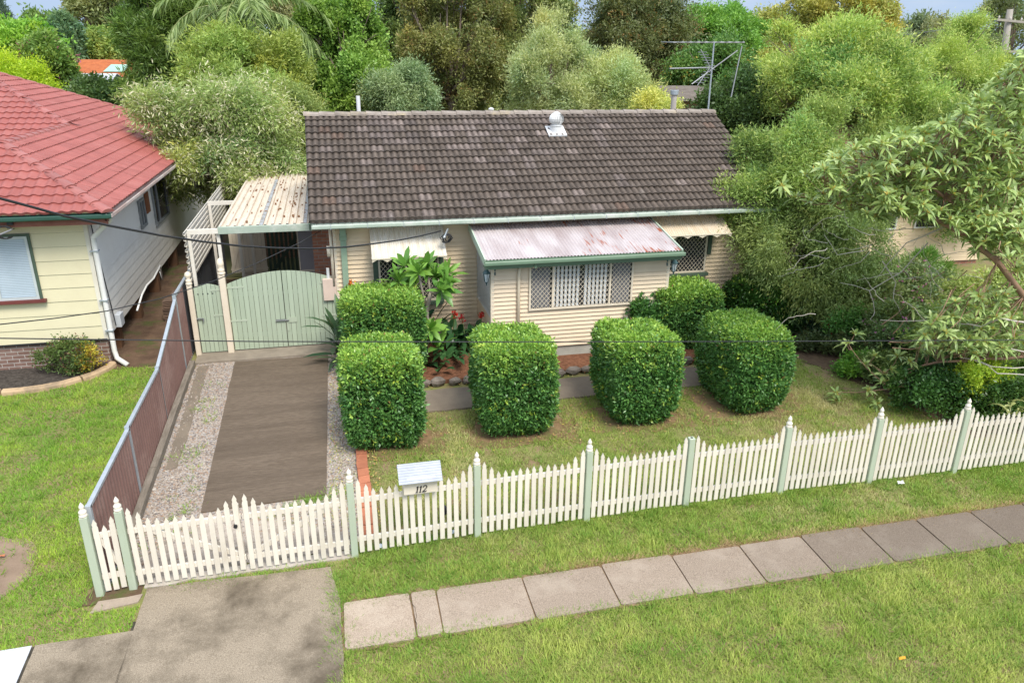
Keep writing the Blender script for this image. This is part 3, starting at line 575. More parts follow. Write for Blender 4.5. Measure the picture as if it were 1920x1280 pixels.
def window(parent, x0, x1, z0, z1, y, mull, framem, name='window', blind=None, meshd=.105, sillm=None, fw=.045, mesh_m=None, panes=DARKIN):
    mb = MB()
    mb.box((x0, y - .05, z0), (x0 + fw, y - .004, z1)).box((x1 - fw, y - .05, z0), (x1, y - .004, z1)).box((x0 + fw, y - .05, z1 - fw), (x1 - fw, y - .004, z1)).box((x0 + fw, y - .05, z0), (x1 - fw, y - .004, z0 + fw))
    for m in mull: mb.box((m - fw * .5, y - .052, z0 + fw), (m + fw * .5, y - .006, z1 - fw))
    f = mb.build(name, framem, parent, bevel=.004)
    g = MB().box((x0 + fw, y - .022, z0 + fw), (x1 - fw, y - .018, z1 - fw)); g.build('pane', glassmat('dark_glass', (.028, .03, .034)), f)
    if meshd:
        s = MB(); diamond(s, (x0 + fw, y - .048, z0 + fw), (1, 0, 0), (0, 0, 1), x1 - x0 - 2 * fw, z1 - z0 - 2 * fw, meshd); s.build('security_mesh', mesh_m or CREAMV, f)
    if sillm:
        s = MB().box((x0 - .08, y - .12, z0 - .09), (x1 + .08, y - .003, z0 - .002)); s.build('sill', sillm, f, bevel=.005)
    return f
def scallop(mb, p, q, drop, n, y):
    for i in range(n):
        a = p + (q - p) * i / n; b = p + (q - p) * (i + 1) / n; pts = []
        m = 8; top = []
        for k in range(m + 1):
            t = k / m; c = a + (b - a) * t; top.append(c); pts.append(c - np.array([0, 0, drop * (.35 + .65 * (1 - abs(math.sin(t * math.pi))))]))
        for k in range(m): mb.add([top[k], top[k + 1], pts[k + 1], pts[k]], [(0, 1, 2, 3)])
def awning(parent, x0, x1, zt, y0, zb, y1, m, pitch, name='awning'):
    mb = MB(); v = np.array([0, y1 - y0, zb - zt]); l = np.linalg.norm(v); v = v / l; N = np.cross((1, 0, 0), v); N = -N if N[2] < 0 else N
    corrugated(mb, (x0, y0, zt), (1, 0, 0), v, N, x1 - x0, l, pitch, .008, 6); a = mb.build(name, m, parent, smooth=False)
    s = MB(); scallop(s, np.array([x0, y1 + .01, zb + .01]), np.array([x1, y1 + .01, zb + .01]), .10, 5, y1 + .02); s.box((x0, y1 - .004, zb - .02), (x1, y1 + .012, zb + .006)); s.build('valance', CREAMV, a)
    s = MB()
    for x in (x0, x1):
        MB().add([(x, y0, zt), (x, y0, zb - .05), (x, y1 + .02, zb - .01)], [(0, 1, 2)]).bar((x, y0 - .0, zt - .5), (x, y1, zb), .02, .02).build('awning_end', CREAMV, a)
    return a
AWN = pm('awning_sheet', (.72, .68, .61), (.58, .51, .40), 2.2, .5, c3=(.52, .42, .28), s3=1.8, t3=(.56, .8), stretch=(6, .8, .8))
AWNB = pm('tan_awning_sheet', (.56, .45, .31), (.63, .545, .42), 2.5, .6, c3=(.40, .28, .17), s3=2.4, t3=(.56, .75), stretch=(3, .8, .8))
window(house, .93, 2.36, 1.42, 2.75, YW - .02, [1.4], CREAMV, sillm=GREENT)
awning(house, .77, 2.47, 3.24, YW - .03, 2.66, 16.86, AWN, .052)
window(house, 7.42, 9.32, 1.74, 2.86, YW - .02, [8.42], CREAMV, sillm=GREENT)
awning(house, 7.66, 9.62, 3.26, YW - .03, 2.89, 16.80, AWNB, .06)
MB().box((9.35, YW - .07, 2.2), (9.45, YW - .026, 2.8)).build('window_trim', GREENT, house)
MB().box((.81, YW - .068, 1.36), (.925, YW - .026, 2.8)).build('window_trim', GREENT, house); MB().box((2.365, YW - .068, 1.36), (2.47, YW - .026, 2.8)).build('window_trim', GREENT, house)
# ---- enclosed veranda
VX0, VX1, VY = 3.30, 7.50, 15.78
mb = MB(); boards(mb, (VX0, VY), (VX1, VY), .66, 2.84, .098, (0, -1), .034, gap=.004); boards(mb, (VX0, YW - .02), (VX0, VY), .66, 1.46, .098, (-1, 0)); boards(mb, (VX1, VY), (VX1, YW - .02), .66, 2.9, .098, (1, 0))
VW = mb.build('veranda_wall', pm('veranda_board_paint', (.74, .605, .43), (.68, .545, .385), 1.5, .5, .05, 40, c3=(.6, .48, .34), s3=1.3, t3=(.6, .8)), house)
mb = MB().box((VX0 + .02, VY + .012, .2), (VX1 - .02, YW, .675)); mb.build('veranda_footing', pm('render_base', ()), house)
for x in (VX0 - .03, VX1 - .05): MB().box((x, VY - .026, .66), (x + .08, VY + .05, 2.84)).build('corner_trim', CREAMV, house)
mb = MB(); mb.box((VX0 + .02, VY + .06, 1.45), (VX0 + .03, YW - .03, 2.95)); mb.build('lattice_backing', pm('shade_screen', (.34, .33, .34), (.28, .27, .3), 5, .9), VW)
mb = MB(); diamond(mb, (VX0 - .015, YW - .05, 1.46), (0, -1, 0), (0, 0, 1), YW - VY - .1, 1.42, .085, .011, (-1, 0, 0)); mb.box((VX0 - .02, VY, 1.42), (VX0 + .02, YW - .03, 1.47)); mb.build('lattice_screen', WHITE, VW)
wv = window(house, 4.14, 6.62, 1.575, 2.70, VY - .02, [4.70, 6.06], CREAMV, meshd=.10)
bl = MB(); rs = random.Random(3)
for i in range(14):
    x = 4.74 + i * .094
    if i == 7: continue
    a = rs.uniform(.25, .45); bl.add([(x - .045, VY - .058 + .02 * 0, 1.63), (x + .04, VY - .0535, 1.63), (x + .04, VY - .0535, 2.65), (x - .045, VY - .058, 2.65)], [(0, 1, 2, 3)])
b_ = bl.build('vertical_blind', pm('blind_fabric', (.74, .76, .75), (.64, .66, .66), 6, .8), wv); b_.location = (0, .013, 0)
for x in (4.2, 6.12): MB().box((x, VY - .0435, 1.64), (x + .42, VY - .0425, 2.64)).build('curtain', pm('grey_curtain', (.13, .13, .135), (.22, .22, .23), 9, .8, stretch=(6, 1, .2)), wv)
# veranda roof: faded red corrugated iron with rust
def ironmat():
    m, n, b = _base('faded_red_iron'); L = n.links; N = n.nodes.new
    tc = N('ShaderNodeTexCoord'); mp = N('ShaderNodeMapping'); mp.inputs['Scale'].default_value = (1, .35, .35); L.new(tc.outputs['Object'], mp.inputs[0])
    a = N('ShaderNodeTexNoise'); a.inputs['Scale'].default_value = 3; a.inputs['Detail'].default_value = 8; L.new(mp.outputs[0], a.inputs[0])
    r1 = N('ShaderNodeValToRGB'); r1.color_ramp.elements[0].position = .3; r1.color_ramp.elements[1].position = .7; r1.color_ramp.elements[0].color = (.34, .275, .265, 1); r1.color_ramp.elements[1].color = (.51, .46, .45, 1); L.new(a.outputs[0], r1.inputs[0])
    mp2 = N('ShaderNodeMapping'); mp2.inputs['Scale'].default_value = (15, 1.3, 1.3); L.new(tc.outputs['Object'], mp2.inputs[0])
    c = N('ShaderNodeTexNoise'); c.inputs['Scale'].default_value = 1.5; c.inputs['Detail'].default_value = 5; L.new(mp2.outputs[0], c.inputs[0])
    g = N('ShaderNodeTexNoise'); g.inputs['Scale'].default_value = 1.0; g.inputs['Detail'].default_value = 2; L.new(tc.outputs['Object'], g.inputs[0])
    ad = N('ShaderNodeMath'); L.new(c.outputs[0], ad.inputs[0]); L.new(g.outputs[0], ad.inputs[1])
    sx = N('ShaderNodeSeparateXYZ'); L.new(tc.outputs['Object'], sx.inputs[0]); mr = N('ShaderNodeMapRange'); mr.inputs[1].default_value = -1.3; mr.inputs[2].default_value = .2; mr.inputs[3].default_value = -.12; mr.inputs[4].default_value = .10; L.new(sx.outputs[0], mr.inputs[0]); a2 = N('ShaderNodeMath'); L.new(ad.outputs[0], a2.inputs[0]); L.new(mr.outputs[0], a2.inputs[1]); ad = a2
    r2 = N('ShaderNodeValToRGB'); r2.color_ramp.elements[0].position = .57; r2.color_ramp.elements[1].position = .63; hv = N('ShaderNodeMath'); hv.operation = 'MULTIPLY'; hv.inputs[1].default_value = .5; L.new(ad.outputs[0], hv.inputs[0]); L.new(hv.outputs[0], r2.inputs[0])
    mx = N('ShaderNodeMixRGB'); L.new(r2.outputs[0], mx.inputs[0]); L.new(r1.outputs[0], mx.inputs[1]); mx.inputs[2].default_value = (.30, .085, .04, 1); L.new(mx.outputs[0], b.inputs['Base Color']); b.inputs['Roughness'].default_value = .5
    return m
IRON = ironmat()
va, vb = np.array([3.10, YW - .16, 3.24]), np.array([3.10, 15.44, 2.88]); v = vb - va; l = np.linalg.norm(v); v /= l
mb = MB(); corrugated(mb, va, (1, 0, 0), v, (0, -v[2] * -1 * 0 - .18, .98), 4.54, l, .076, .011, 8); vr = mb.build('veranda_roof', IRON, house, smooth=True)
for x in (3.085, 7.655): MB().bar((x, YW - .1, 3.19), (x, 15.45, 2.82), .03, .17).build('barge_board', pm('pale_barge', (.46, .55, .43), (.40, .48, .38), 3, .6), vr)
mb = MB(); mb.prism([(3.06, 15.43 + a, 2.77 + b) for a, b in prof], (4.62, 0, 0)).box((3.1, 15.44, 2.68), (7.64, 15.46, 2.80)).box((3.1, 15.46, 2.66), (7.64, 15.78, 2.675)); mb.build('gutter', pm('veranda_gutter_green', (.16, .24, .16), (.13, .2, .13), 3, .4), vr)
mb = MB(); mb.tube([(4.20, 15.42, 2.78), (4.20, 15.42, 2.66)], .035, 10).build('gutter_outlet', pm('veranda_gutter_green', ()), vr)
mb = MB(); mb.tube([(4.20, 15.43, 2.68), (4.18, 15.60, 2.65), (4.1, VY - .07, 2.64), (3.98, VY - .07, 2.63), (3.92, VY - .07, 2.58), (3.90, VY - .07, 2.45), (3.90, VY - .07, .5)], .036, 10).build('downpipe', pm('cream_pipe', (.76, .65, .49), (.72, .61, .45), 3, .5), house, smooth=True)
def coach_lamp(c, sx):
    L_ = MB(); LM = pm('lamp_green_metal', (.06, .115, .12), (.04, .08, .085), 6, .4)
    x, y, z = c
    L_.box((x + sx * .17, y + .02, z - .06), (x + sx * .2, y + .08, z + .16)); L_.tube([(x + sx * .17, y + .05, z + .1), (x + sx * .09, y + .05, z + .14), (x, y + .05, z + .13), (x, y + .05, z + .09)], .012, 6)
    L_.lathe([(.008, .1), (.03, .085), (.05, .06), (.095, .0), (.09, -.008)], (x, y + .05, z), 6); L_.lathe([(.045, -.2), (.02, -.235), (.008, -.29)], (x, y + .05, z), 6)
    for k in range(6):
        a = math.pi / 3 * (k + .5); L_.bar((x + .075 * math.cos(a), y + .05 + .075 * math.sin(a), z - .01), (x + .042 * math.cos(a), y + .05 + .042 * math.sin(a), z - .2), .01, .01)
    w_ = L_.build('wall_lamp', LM, house); g = MB().lathe([(.07, -.012), (.038, -.198)], (x, y + .05, z), 6); g.build('lamp_glass', pm('frosted_glass', (.62, .66, .66), (.55, .6, .6), 5, .2), w_)
coach_lamp((VX0 - .12, VY - .05, 2.5), 1); coach_lamp((VX1 + .14, VY - .05, 2.5), -1)
# service bracket with coiled cable
mb = MB(); mb.bar((2.52, 16.95, 3.26), (2.42, 16.8, 3.12), .03, .03); mb.lathe([(.02, 0), (.035, .03), (.02, .06)], (2.41, 16.79, 3.08), 8)
sb = mb.build('service_bracket', GALV, house); mb = MB(); rs = random.Random(8)
for j in range(5): mb.tube([(2.44 + .12 * math.cos(a) * rs.uniform(.5, 1) + .02 * j, 16.88 + .02 * j, 3.05 + .10 * math.sin(a)) for a in np.linspace(0, 6.28, 14)], .011, 5, False)
mb.build('cable_coil', BLACK, sb)
# roof fittings
_d = ray(1042, 250); _t = math.tan(pit); _k = (ZE - _t * YE - HC) / (_d[2] - _t * _d[1]); wx, wy = _d[0] * _k, _d[1] * _k; wz = ZE + (wy - YE) * math.tan(pit)
mb = MB(); mb.prism([(wx - .25, wy - .22, wz - .07), (wx + .25, wy - .22, wz - .07), (wx + .25, wy + .2, wz + .14), (wx - .25, wy + .2, wz + .14)], (0, -.02, .035)).lathe([(.15, -.12), (.145, .18), (.16, .195), (.16, .215)], (wx, wy - .03, wz), 20); rv = mb.build('roof_vent', WHITE, house, smooth=False)
mb = MB(); nv_ = 22
for k in range(nv_):
    a = 2 * math.pi * k / nv_; pts = []
    for t in np.linspace(-1.15, 1.25, 7): pts.append((.20 * math.cos(t) + .0, .37 + .17 * math.sin(t), t))
    vs = []
    for r0, z0, t in pts:
        for da, rr in ((0, 1.0), (.24, .86)): vs.append((wx + r0 * rr * math.cos(a + da), wy - .03 + r0 * rr * math.sin(a + da), wz + z0))
    mb.add(vs, [(2 * i, 2 * i + 1, 2 * i + 3, 2 * i + 2) for i in range(6)])
mb.lathe([(.09, .525), (.05, .55), (.01, .56)], (wx, wy - .03, wz), 12).lathe([(.11, .2), (.11, .52)], (wx, wy - .03, wz), 12); mb.build('turbine', WHITE, rv)
ZF = lambda y: ZR - abs(y - YR) * math.tan(pit)
fy = 22.2; fp = atY(1265, 213, fy); ft = atY(1265, 169, fy)
mb = MB(); mb.lathe([(.085, ZF(fy) - .05 - ft[2]), (.085, -.15), (.105, -.15), (.108, -.02), (.09, .0)], (ft[0], fy, ft[2]), 14); f_ = mb.build('flue', pm('flue_grey', (.38, .34, .30), (.46, .42, .38), 4, .5), house); MB().lathe([(.125, -.13), (.13, -.01), (.12, .0)], (ft[0], fy, ft[2]), 14).build('flue_cowl', GALV, f_)
fy = 22.0; pt = atY(671, 180, fy); MB().lathe([(.055, ZF(fy) - .1 - pt[2]), (.055, 0)], (pt[0], fy, pt[2]), 12).build('vent_pipe', WHITE, house)
fy = 21.6; pt = atY(921, 206, fy); MB().lathe([(.05, -.4), (.05, 0), (.08, .0), (.08, .03), (.02, .06)], (pt[0], fy, pt[2]), 10).build('vent_pipe', WHITE, house)
# TV antenna
fy = 21.9; A0 = atY(1327, 214, fy); A1 = atY(1339, 79, fy); lerp = lambda a, b, t: np.array(a) + (np.array(b) - np.array(a)) * t
mb = MB(); mb.tube([lerp(A0, A1, -.25), A1], [.028, .022], 8); an = mb.build('antenna', GALV, house)
mb = MB(); e0 = atY(1262, 80, fy); e1 = atY(1396, 80, fy); mb.tube([e0, e1], .017, 6)
for k in range(9):
    p = lerp(e0, e1, .05 + .11 * k); w_ = .75 - .03 * k; mb.tube([p + [-.15, -w_, .02], p, p + [-.15, w_, .02]], .011, 5)
mb.build('antenna_boom', pm('weathered_alloy', (.42, .42, .42), (.34, .34, .35), 8, .4, metal=.4), an)
mb = MB(); e0 = atY(1256, 129, fy); e1 = atY(1334, 127, fy); mb.tube([e0, e1], .02, 6)
for k in range(15): p = lerp(e0, e1, .03 + .06 * k); mb.tube([p + [0, -.14, 0], p + [0, .14, 0]], .01, 5)
for sg in (1, -1):
    e = lerp(e0, e1, .97)
    for k in range(6): q = e + np.array([-.06 * k, 0, sg * (.05 + .075 * k)]); mb.tube([q + [0, -.28, 0], q + [0, .28, 0]], .01, 5); 
    mb.tube([e, e + np.array([-.36, 0, sg * .5])], .012, 5)
mb.build('uhf_boom', pm('weathered_alloy', ()), an)
mb = MB(); mb.tube([atY(1338, 128, fy), atY(1383, 95, fy)], .016, 5); mb.tube([atY(1391, 87, fy), atY(1371, 182, fy)], .018, 6); mb.tube([atY(1338, 128, fy), atY(1297, 158, fy)], .016, 5); mb.build('antenna_stay', pm('weathered_alloy', ()), an)

# ================================================================== NEIGHBOUR HOUSE (left)
NX, NY = -5.10, 17.4; XE, YEN, ZEN, TN = -4.47, 16.8, 3.93, .45
nh = empty('yellow_house', (-9, 22, .4), 'pale yellow weatherboard house with pinkish red tiled hip roof at the left edge', 'house')
FIB = pm('yellow_plank_paint', (.70, .64, .425), (.655, .59, .39), 1.2, .5, .04, 30); FIBW = pm('white_plank_paint', (.78, .76, .69), (.70, .67, .60), .8, .6, .04, 30, c3=(.5, .48, .42), s3=.5, t3=(.62, .85))
mb = MB(); boards(mb, (-15, NY), (NX, NY), 1.02, 3.75, .30, (0, -1), .018, gap=.006); mb.build('front_wall', FIB, nh)
mb = MB(); boards(mb, (NX, NY), (NX, 33), 1.02, 3.75, .225, (1, 0), .02, gap=.012); boards(mb, (-15, 33), (-15, NY), 1.02, 3.75, .3, (-1, 0), .014); boards(mb, (NX, 33), (-15, 33), 1.02, 3.75, .3, (0, 1), .014); mb.build('side_wall', FIBW, nh)
mb = MB().box((-15, NY + .03, .2), (NX - .02, NY + .2, 1.03)); mb.box((NX - .14, NY + .202, .2), (NX - .022, NY + .55, 1.03)); mb.build('brick_base', brickmat('brown_brick', (.17, .095, .07), (.235, .145, .115), (.42, .38, .33)), nh)
mb = MB().box((NX - .06, NY - .024, 1.0), (NX + .022, NY + .06, 3.75)); mb.build('corner_trim', pm('yellowed_trim', (.70, .66, .55), (.6, .55, .45), 2, .6), nh)
mb = MB().box((-15, NY - .03, .985), (NX, NY + .03, 1.02)); mb.build('ant_cap', BLACK, nh)
for y in (18.4, 20.6, 23, 26): MB().box((NX - .3, y, .3), (NX - .02, y + .26, 1.03)).build('stump', pm('stump_brown', (.17, .085, .04), (.11, .06, .035), 4, .9, .4, 20), nh)
mb = MB().box((-14.5, 19, .3), (NX - 1.2, 32, 1.0)); mb.build('subfloor', DARKIN, nh)
# roof
RT_ = pm('red_roof_paint', (.32, .097, .08), (.265, .077, .063), 2.0, .5, .08, 50, tint=True, c3=(.34, .125, .105), s3=1.1, t3=(.5, .75), spec=.3)
aN, LW = 2.55, 5.4; YBN = 32.9; cN = math.sqrt(1 + TN * TN); rngn = np.random.RandomState(9)
def nt_(rng, j, k, u, v): g = rng.uniform(.93, 1.07); return (g, g, g)
YB1 = 24.0
fr = MB()
# right slope faces +X : U runs along -Y... use U=+Y
def hiR(v):
    run = v / cN
    return (YBN - YEN) - run
def loR(v):
    run = v / cN
    return run if run < aN else (YB1 - YEN) + (run - aN)
tile_face(fr, (XE, YEN, ZEN), (0, 1, 0), (-1 / cN, 0, TN / cN), (TN / cN, 0, 1 / cN), 0, int(LW * cN / .31), .31, loR, hiR, .21, WAVE, rngn, smp=6, tintf=nt_)
# front hip of the wing
tile_face(fr, (XE - 2 * aN, YEN, ZEN), (1, 0, 0), (0, 1 / cN, TN / cN), (0, -TN / cN, 1 / cN), 0, int(aN * cN / .31) + 1, .31, lambda v: v / cN, lambda v: 2 * aN - v / cN, .21, WAVE, rngn, smp=8, tintf=nt_)
# main front face above the wing ridge
zr1 = ZEN + aN * TN
tile_face(fr, (XE - 12, YB1 - aN, ZEN), (1, 0, 0), (0, 1 / cN, TN / cN), (0, -TN / cN, 1 / cN), 0, int(LW * cN / .31), .31, lambda v: v / cN, lambda v: 12 - 2 * aN + v / cN + .12 if v / cN < aN else 12 - v / cN, .21, WAVE, rngn, smp=8, tintf=nt_)
# left slope of the wing, main front eave part, back hip
tile_face(fr, (XE - 2 * aN, YB1, ZEN), (0, -1, 0), (1 / cN, 0, TN / cN), (-TN / cN, 0, 1 / cN), 0, int(aN * cN / .31) + 1, .31, lambda v: aN - v / cN - .12, lambda v: (YB1 - YEN) - v / cN if v < aN * cN - .2 else 0, .21, WAVE, rngn, smp=3, tintf=nt_)
tile_face(fr, (XE, YBN, ZEN), (-1, 0, 0), (0, -1 / cN, TN / cN), (0, TN / cN, 1 / cN), 0, int(LW * cN / .31), .31, lambda v: v / cN, lambda v: 12 - v / cN, .21, WAVE, rngn, smp=3, tintf=nt_)
nroof = fr.build('roof', RT_, nh)
cp = MB(); rs = random.Random(6); P0 = np.array([XE, YEN, ZEN + .02]); R1 = np.array([XE - aN, YEN + aN, zr1 + .0]); R2 = np.array([XE - aN, YB1, zr1 + .0]); AP = R2 + (LW - aN) * np.array([-1, 1, TN])
for a, b in ((P0, R1), (R1, R2), (R2, AP), (np.array([XE, YBN, ZEN + .02]), np.array([XE - LW, YBN - LW, ZEN + LW * TN + .03])), (np.array([XE - 2 * aN, YEN, ZEN + .02]), R1), (AP, np.array([XE - LW, YBN - LW, ZEN + LW * TN + .03]))):
    cap_row(cp, a, b, rs, .42, .135, .075)
cp.build('hip_caps', pm('hip_cap_paint', (.33, .12, .10), (.27, .09, .078), 2, .5, .1, 40, tint=True), nroof)
mb = MB(); mb.prism([(-16, YEN + .05 + a, ZEN - .13 + b) for a, b in prof], (16 + XE + .06, 0, 0)); mb.build('front_gutter', DGREEN, nh)
mb = MB(); mb.prism([(XE - .05 - a, YEN, ZEN - .13 + b) for a, b in prof], (0, YBN - YEN, 0)); mb.build('side_gutter', pm('worn_gutter', (.55, .5, .46), (.38, .24, .2), 3, .5, stretch=(1, .3, 1)), nh)
mb = MB(); mb.box((-16, YEN + .06, ZEN - .26), (XE - .05, YEN + .09, ZEN - .03)).box((XE - .1, YEN + .06, ZEN - .2), (XE - .07, YBN, ZEN - .03)).box((-16, YEN + .09, ZEN - .25), (XE - .1, NY - .02, ZEN - .235)).box((NX, YEN + .09, ZEN - .205), (XE - .1, YBN, ZEN - .19)); mb.build('fascia', pm('brown_fascia', (.20, .07, .045), (.26, .11, .08), 3, .6), nh)
# windows
def nwin(x0, x1, z0, z1, mull):
    y = NY - .02; mb = MB(); mb.box((x0 - .055, y - .03, z0), (x0, y + .0, z1 + .055)).box((x1, y - .03, z0), (x1 + .055, y, z1 + .055)).box((x0, y - .03, z1), (x1, y, z1 + .055)); f = mb.build('window', GREENT, nh)
    mb = MB()
    for a in (x0, x1 - .05): mb.box((a, y - .045, z0), (a + .05, y - .002, z1))
    mb.box((x0 + .05, y - .045, z1 - .05), (x1 - .05, y - .002, z1)).box((x0 + .05, y - .045, z0), (x1 - .05, y - .002, z0 + .05))
    for m in mull: mb.box((m - .03, y - .046, z0 + .05), (m + .03, y - .003, z1 - .05))
    mb.build('frame', pm('alloy_frame', (.52, .56, .55), (.46, .5, .49), 4, .4), f)
    MB().box((x0 + .05, y - .012, z0 + .05), (x1 - .05, y - .008, z1 - .05)).build('pane', glassmat('blind_glass', (.14, .17, .20), .08), f)
    mb = MB(); k = z0 + .06
    while k < z1 - .06: mb.add([(x0 + .05, y - .016, k), (x1 - .05, y - .016, k), (x1 - .05, y - .0135, k + .03), (x0 + .05, y - .0135, k + .03)], [(0, 1, 2, 3)]); k += .036
    mb.build('blind', pm('blue_grey_blind', (.46, .54, .60), (.42, .5, .56), 3, .5), f)
    MB().box((x0 - .12, y - .1, z0 - .07), (x1 + .12, y - .001, z0 - .002)).build('sill', pm('maroon_sill', (.17, .045, .04), (.14, .04, .035), 3, .5), f)
nwin(-8.9, -6.25, 2.02, 3.38, [-7.55, -7.0 + .0]) 
def swin(y0, y1, z0, z1, m):
    x = NX + .016; mb = MB(); mb.box((x, y0, z0), (x + .05, y0 + .08, z1)).box((x, y1 - .06, z0), (x + .05, y1, z1)).box((x, y0 + .08, z1 - .06), (x + .05, y1 - .06, z1)).box((x, y0 + .08, z0), (x + .05, y1 - .06, z0 + .06))
    if m: mb.box((x, y0 + m, z0 + .06), (x + .045, y0 + m + .07, z1 - .06))
    f = mb.build('window', pm('grey_frame', (.22, .23, .22), (.3, .31, .3), 4, .5), nh); MB().box((x + .002, y0 + .08, z0 + .06), (x + .01, y1 - .06, z1 - .06)).build('pane', glassmat('dark_glass'), f)
swin(23.65, 25.65, 2.2, 3.42, .6); swin(21.9, 22.55, 2.5, 3.25, .3); swin(26.9, 28.7, 2.3, 3.4, 0)
MB().box((NX + .016, 22.75, 2.75), (NX + .05, 23.2, 3.3)).build('vent_hatch', pm('rusty_hatch', (.17, .06, .025), (.25, .1, .04), 8, .9), nh)
mb = MB(); mb.tube([(XE - .06, 17.05, ZEN - .1), (XE - .1, 17.2, ZEN - .24), (NX + .12, 17.32, ZEN - .62), (NX + .1, 17.36, ZEN - .8), (NX + .1, 17.36, .72), (NX + .13, 17.34, .55), (NX + .36, 17.2, .42)], .055, 12).build('downpipe', pm('white_pvc', (.78, .77, .72), (.7, .69, .64), 3, .35), nh, smooth=True)
for z in (3.0, 1.9, 1.2): MB().box((NX + .0, 17.29, z), (NX + .17, 17.43, z + .025)).build('pipe_clip', GALV, nh)
MB().box((NX + .02, 18.1, 1.02), (NX + .14, 18.4, 1.32)).build('junction_box', pm('pale_box', (.55, .58, .6), (.5, .53, .55), 3, .5), nh, bevel=.01)
mb = MB(); mb.tube([(NX + .04, 17.6, 3.6), (NX + .04, 17.75, 2.6), (NX + .045, 17.95, 1.5), (NX + .05, 18.0, 1.1)], .012, 5).build('wall_cable', BLACK, nh)
mb = MB(); mb.box((-6.35, YEN + .0, ZEN - .2), (-6.25, YEN + .06, ZEN - .12)); 
for j in range(3): mb.tube([(-6.45 + .14 * math.cos(a) + .03 * j, YEN - .01, ZEN - .34 + .13 * math.sin(a)) for a in np.linspace(.6, 5.6, 12)], .01, 5, False)
mb.build('cable_loop', BLACK, nh)

# ================================================================== FENCES, GATES, CARPORT
TIP = [(-.5, 0), (.5, 0), (.5, -.125), (.36, -.11), (.42, -.07), (0, 0), (-.42, -.07), (-.36, -.11), (-.5, -.125)]
def picket_poly(x, y, zb, zt, w, ux, uy):
    p = [(-.5 * w, zb), (.5 * w, zb), (.5 * w, zt - .125), (.37 * w, zt - .108), (.44 * w, zt - .07), (0, zt), (-.44 * w, zt - .07), (-.37 * w, zt - .108), (-.5 * w, zt - .125)]
    return [(x + a * ux, y + a * uy, z) for a, z in p]
def picket_bay(parent, p0, p1, n, rng, tall=(.18, .085), htop=1.12, name='picket_panel', latch=False, edges=(True, True), railz=(.27, .93), w=.069, zoff=.06):
    p0 = np.array(p0, float); p1 = np.array(p1, float); d = p1 - p0; L = np.linalg.norm(d); u = d / L; nrm = np.array([u[1], -u[0]])
    mb = MB()
    for i in range(n):
        t = (i + .5) / n; q = p0 + d * t + nrm * .022; e = min(i if edges[0] else 99, n - 1 - i if edges[1] else 99); h = htop + (tall[e] if e < len(tall) else 0) + rng.uniform(-.008, .008)
        zb = gz(q[1]); g = rng.uniform(.93, 1.05); lean = rng.uniform(-.006, .006); poly = picket_poly(q[0], q[1], zb + zoff + rng.uniform(-.012, .012), zb + h, w, u[0], u[1])
        poly = [(x + lean * (z - zb), y, z) for x, y, z in poly]
        mb.prism(poly, (-nrm[0] * .018, -nrm[1] * .018, 0), (g, g * .99, g * .97))
    pan = mb.build(name, PICKET, parent)
    for z in railz:
        zb0, zb1 = gz(p0[1]) + z, gz(p1[1]) + z; a = (p0[0] - nrm[0] * .02, p0[1] - nrm[1] * .02, zb0); b = (p1[0] - nrm[0] * .02, p1[1] - nrm[1] * .02, zb1)
        MB().bar(a, b, .042, .07).build('rail', PICKET, pan)
    return pan
PST = [(-3.5, 9.55), (-3.09, 9.6), (-.06, 9.67), (1.81, 9.755), (3.59, 9.785), (5.33, 9.83), (7.08, 9.835), (8.8, 9.80), (10.54, 9.78)]
def fence_post(parent, x, y, fin=True, h=1.27):
    zb = gz(y); m = MB().box((x - .05, y - .05, zb - .1), (x + .05, y + .05, zb + h)); p = m.build('post', SAGE, parent, bevel=.01)
    if fin: MB().lathe([(.052, 0), (.054, .015), (.05, .03), (.043, .045), (.05, .055), (.05, .075), (.03, .10), (.024, .115), (.032, .13), (.034, .15), (.022, .175), (.008, .2), (.003, .21)], (x, y, zb + h), 14).build('finial', pm('finial_paint', (.80, .74, .62), (.7, .62, .5), 5, .5), p, smooth=True)
    else: MB().lathe([(.022, 0), (.022, .004)], (x, y, zb + h), 8).build('post_socket', DARKIN, p)
rs = random.Random(21)
pf = empty('picket_fence', (5.3, 9.8, 0), 'long cream picket fence with sage green posts along the front lawn', 'fence')
for i in range(2, 9): fence_post(pf, *PST[i], fin=(i != 5))
for q in ((12.35, 9.76), (14.1, 9.75), (15.9, 9.75)): fence_post(pf, *q)
ext = [PST[i] for i in range(2, 9)] + [(12.35, 9.76), (14.1, 9.75), (15.9, 9.75)]
for i in range(9):
    a, b = np.array(ext[i]), np.array(ext[i + 1]); u = (b - a) / np.linalg.norm(b - a) * .055
    picket_bay(pf, a + u, b - u, (16, 15, 15, 15, 15, 15, 15, 15, 15)[i], rs)
sf = empty('picket_fence', (-3.3, 9.6, 0), 'narrow three-picket fence section between two sage posts at the driveway corner', 'fence')
for i in (0, 1): fence_post(sf, *PST[i])
sp_ = picket_bay(sf, (-3.44, 9.56), (-3.15, 9.595), 3, rs, tall=(.12,), htop=1.08)
MB().bar((-3.42, 9.59, 1.0), (-3.16, 9.62, .28), .05, .05).build('brace', PICKET, sp_)
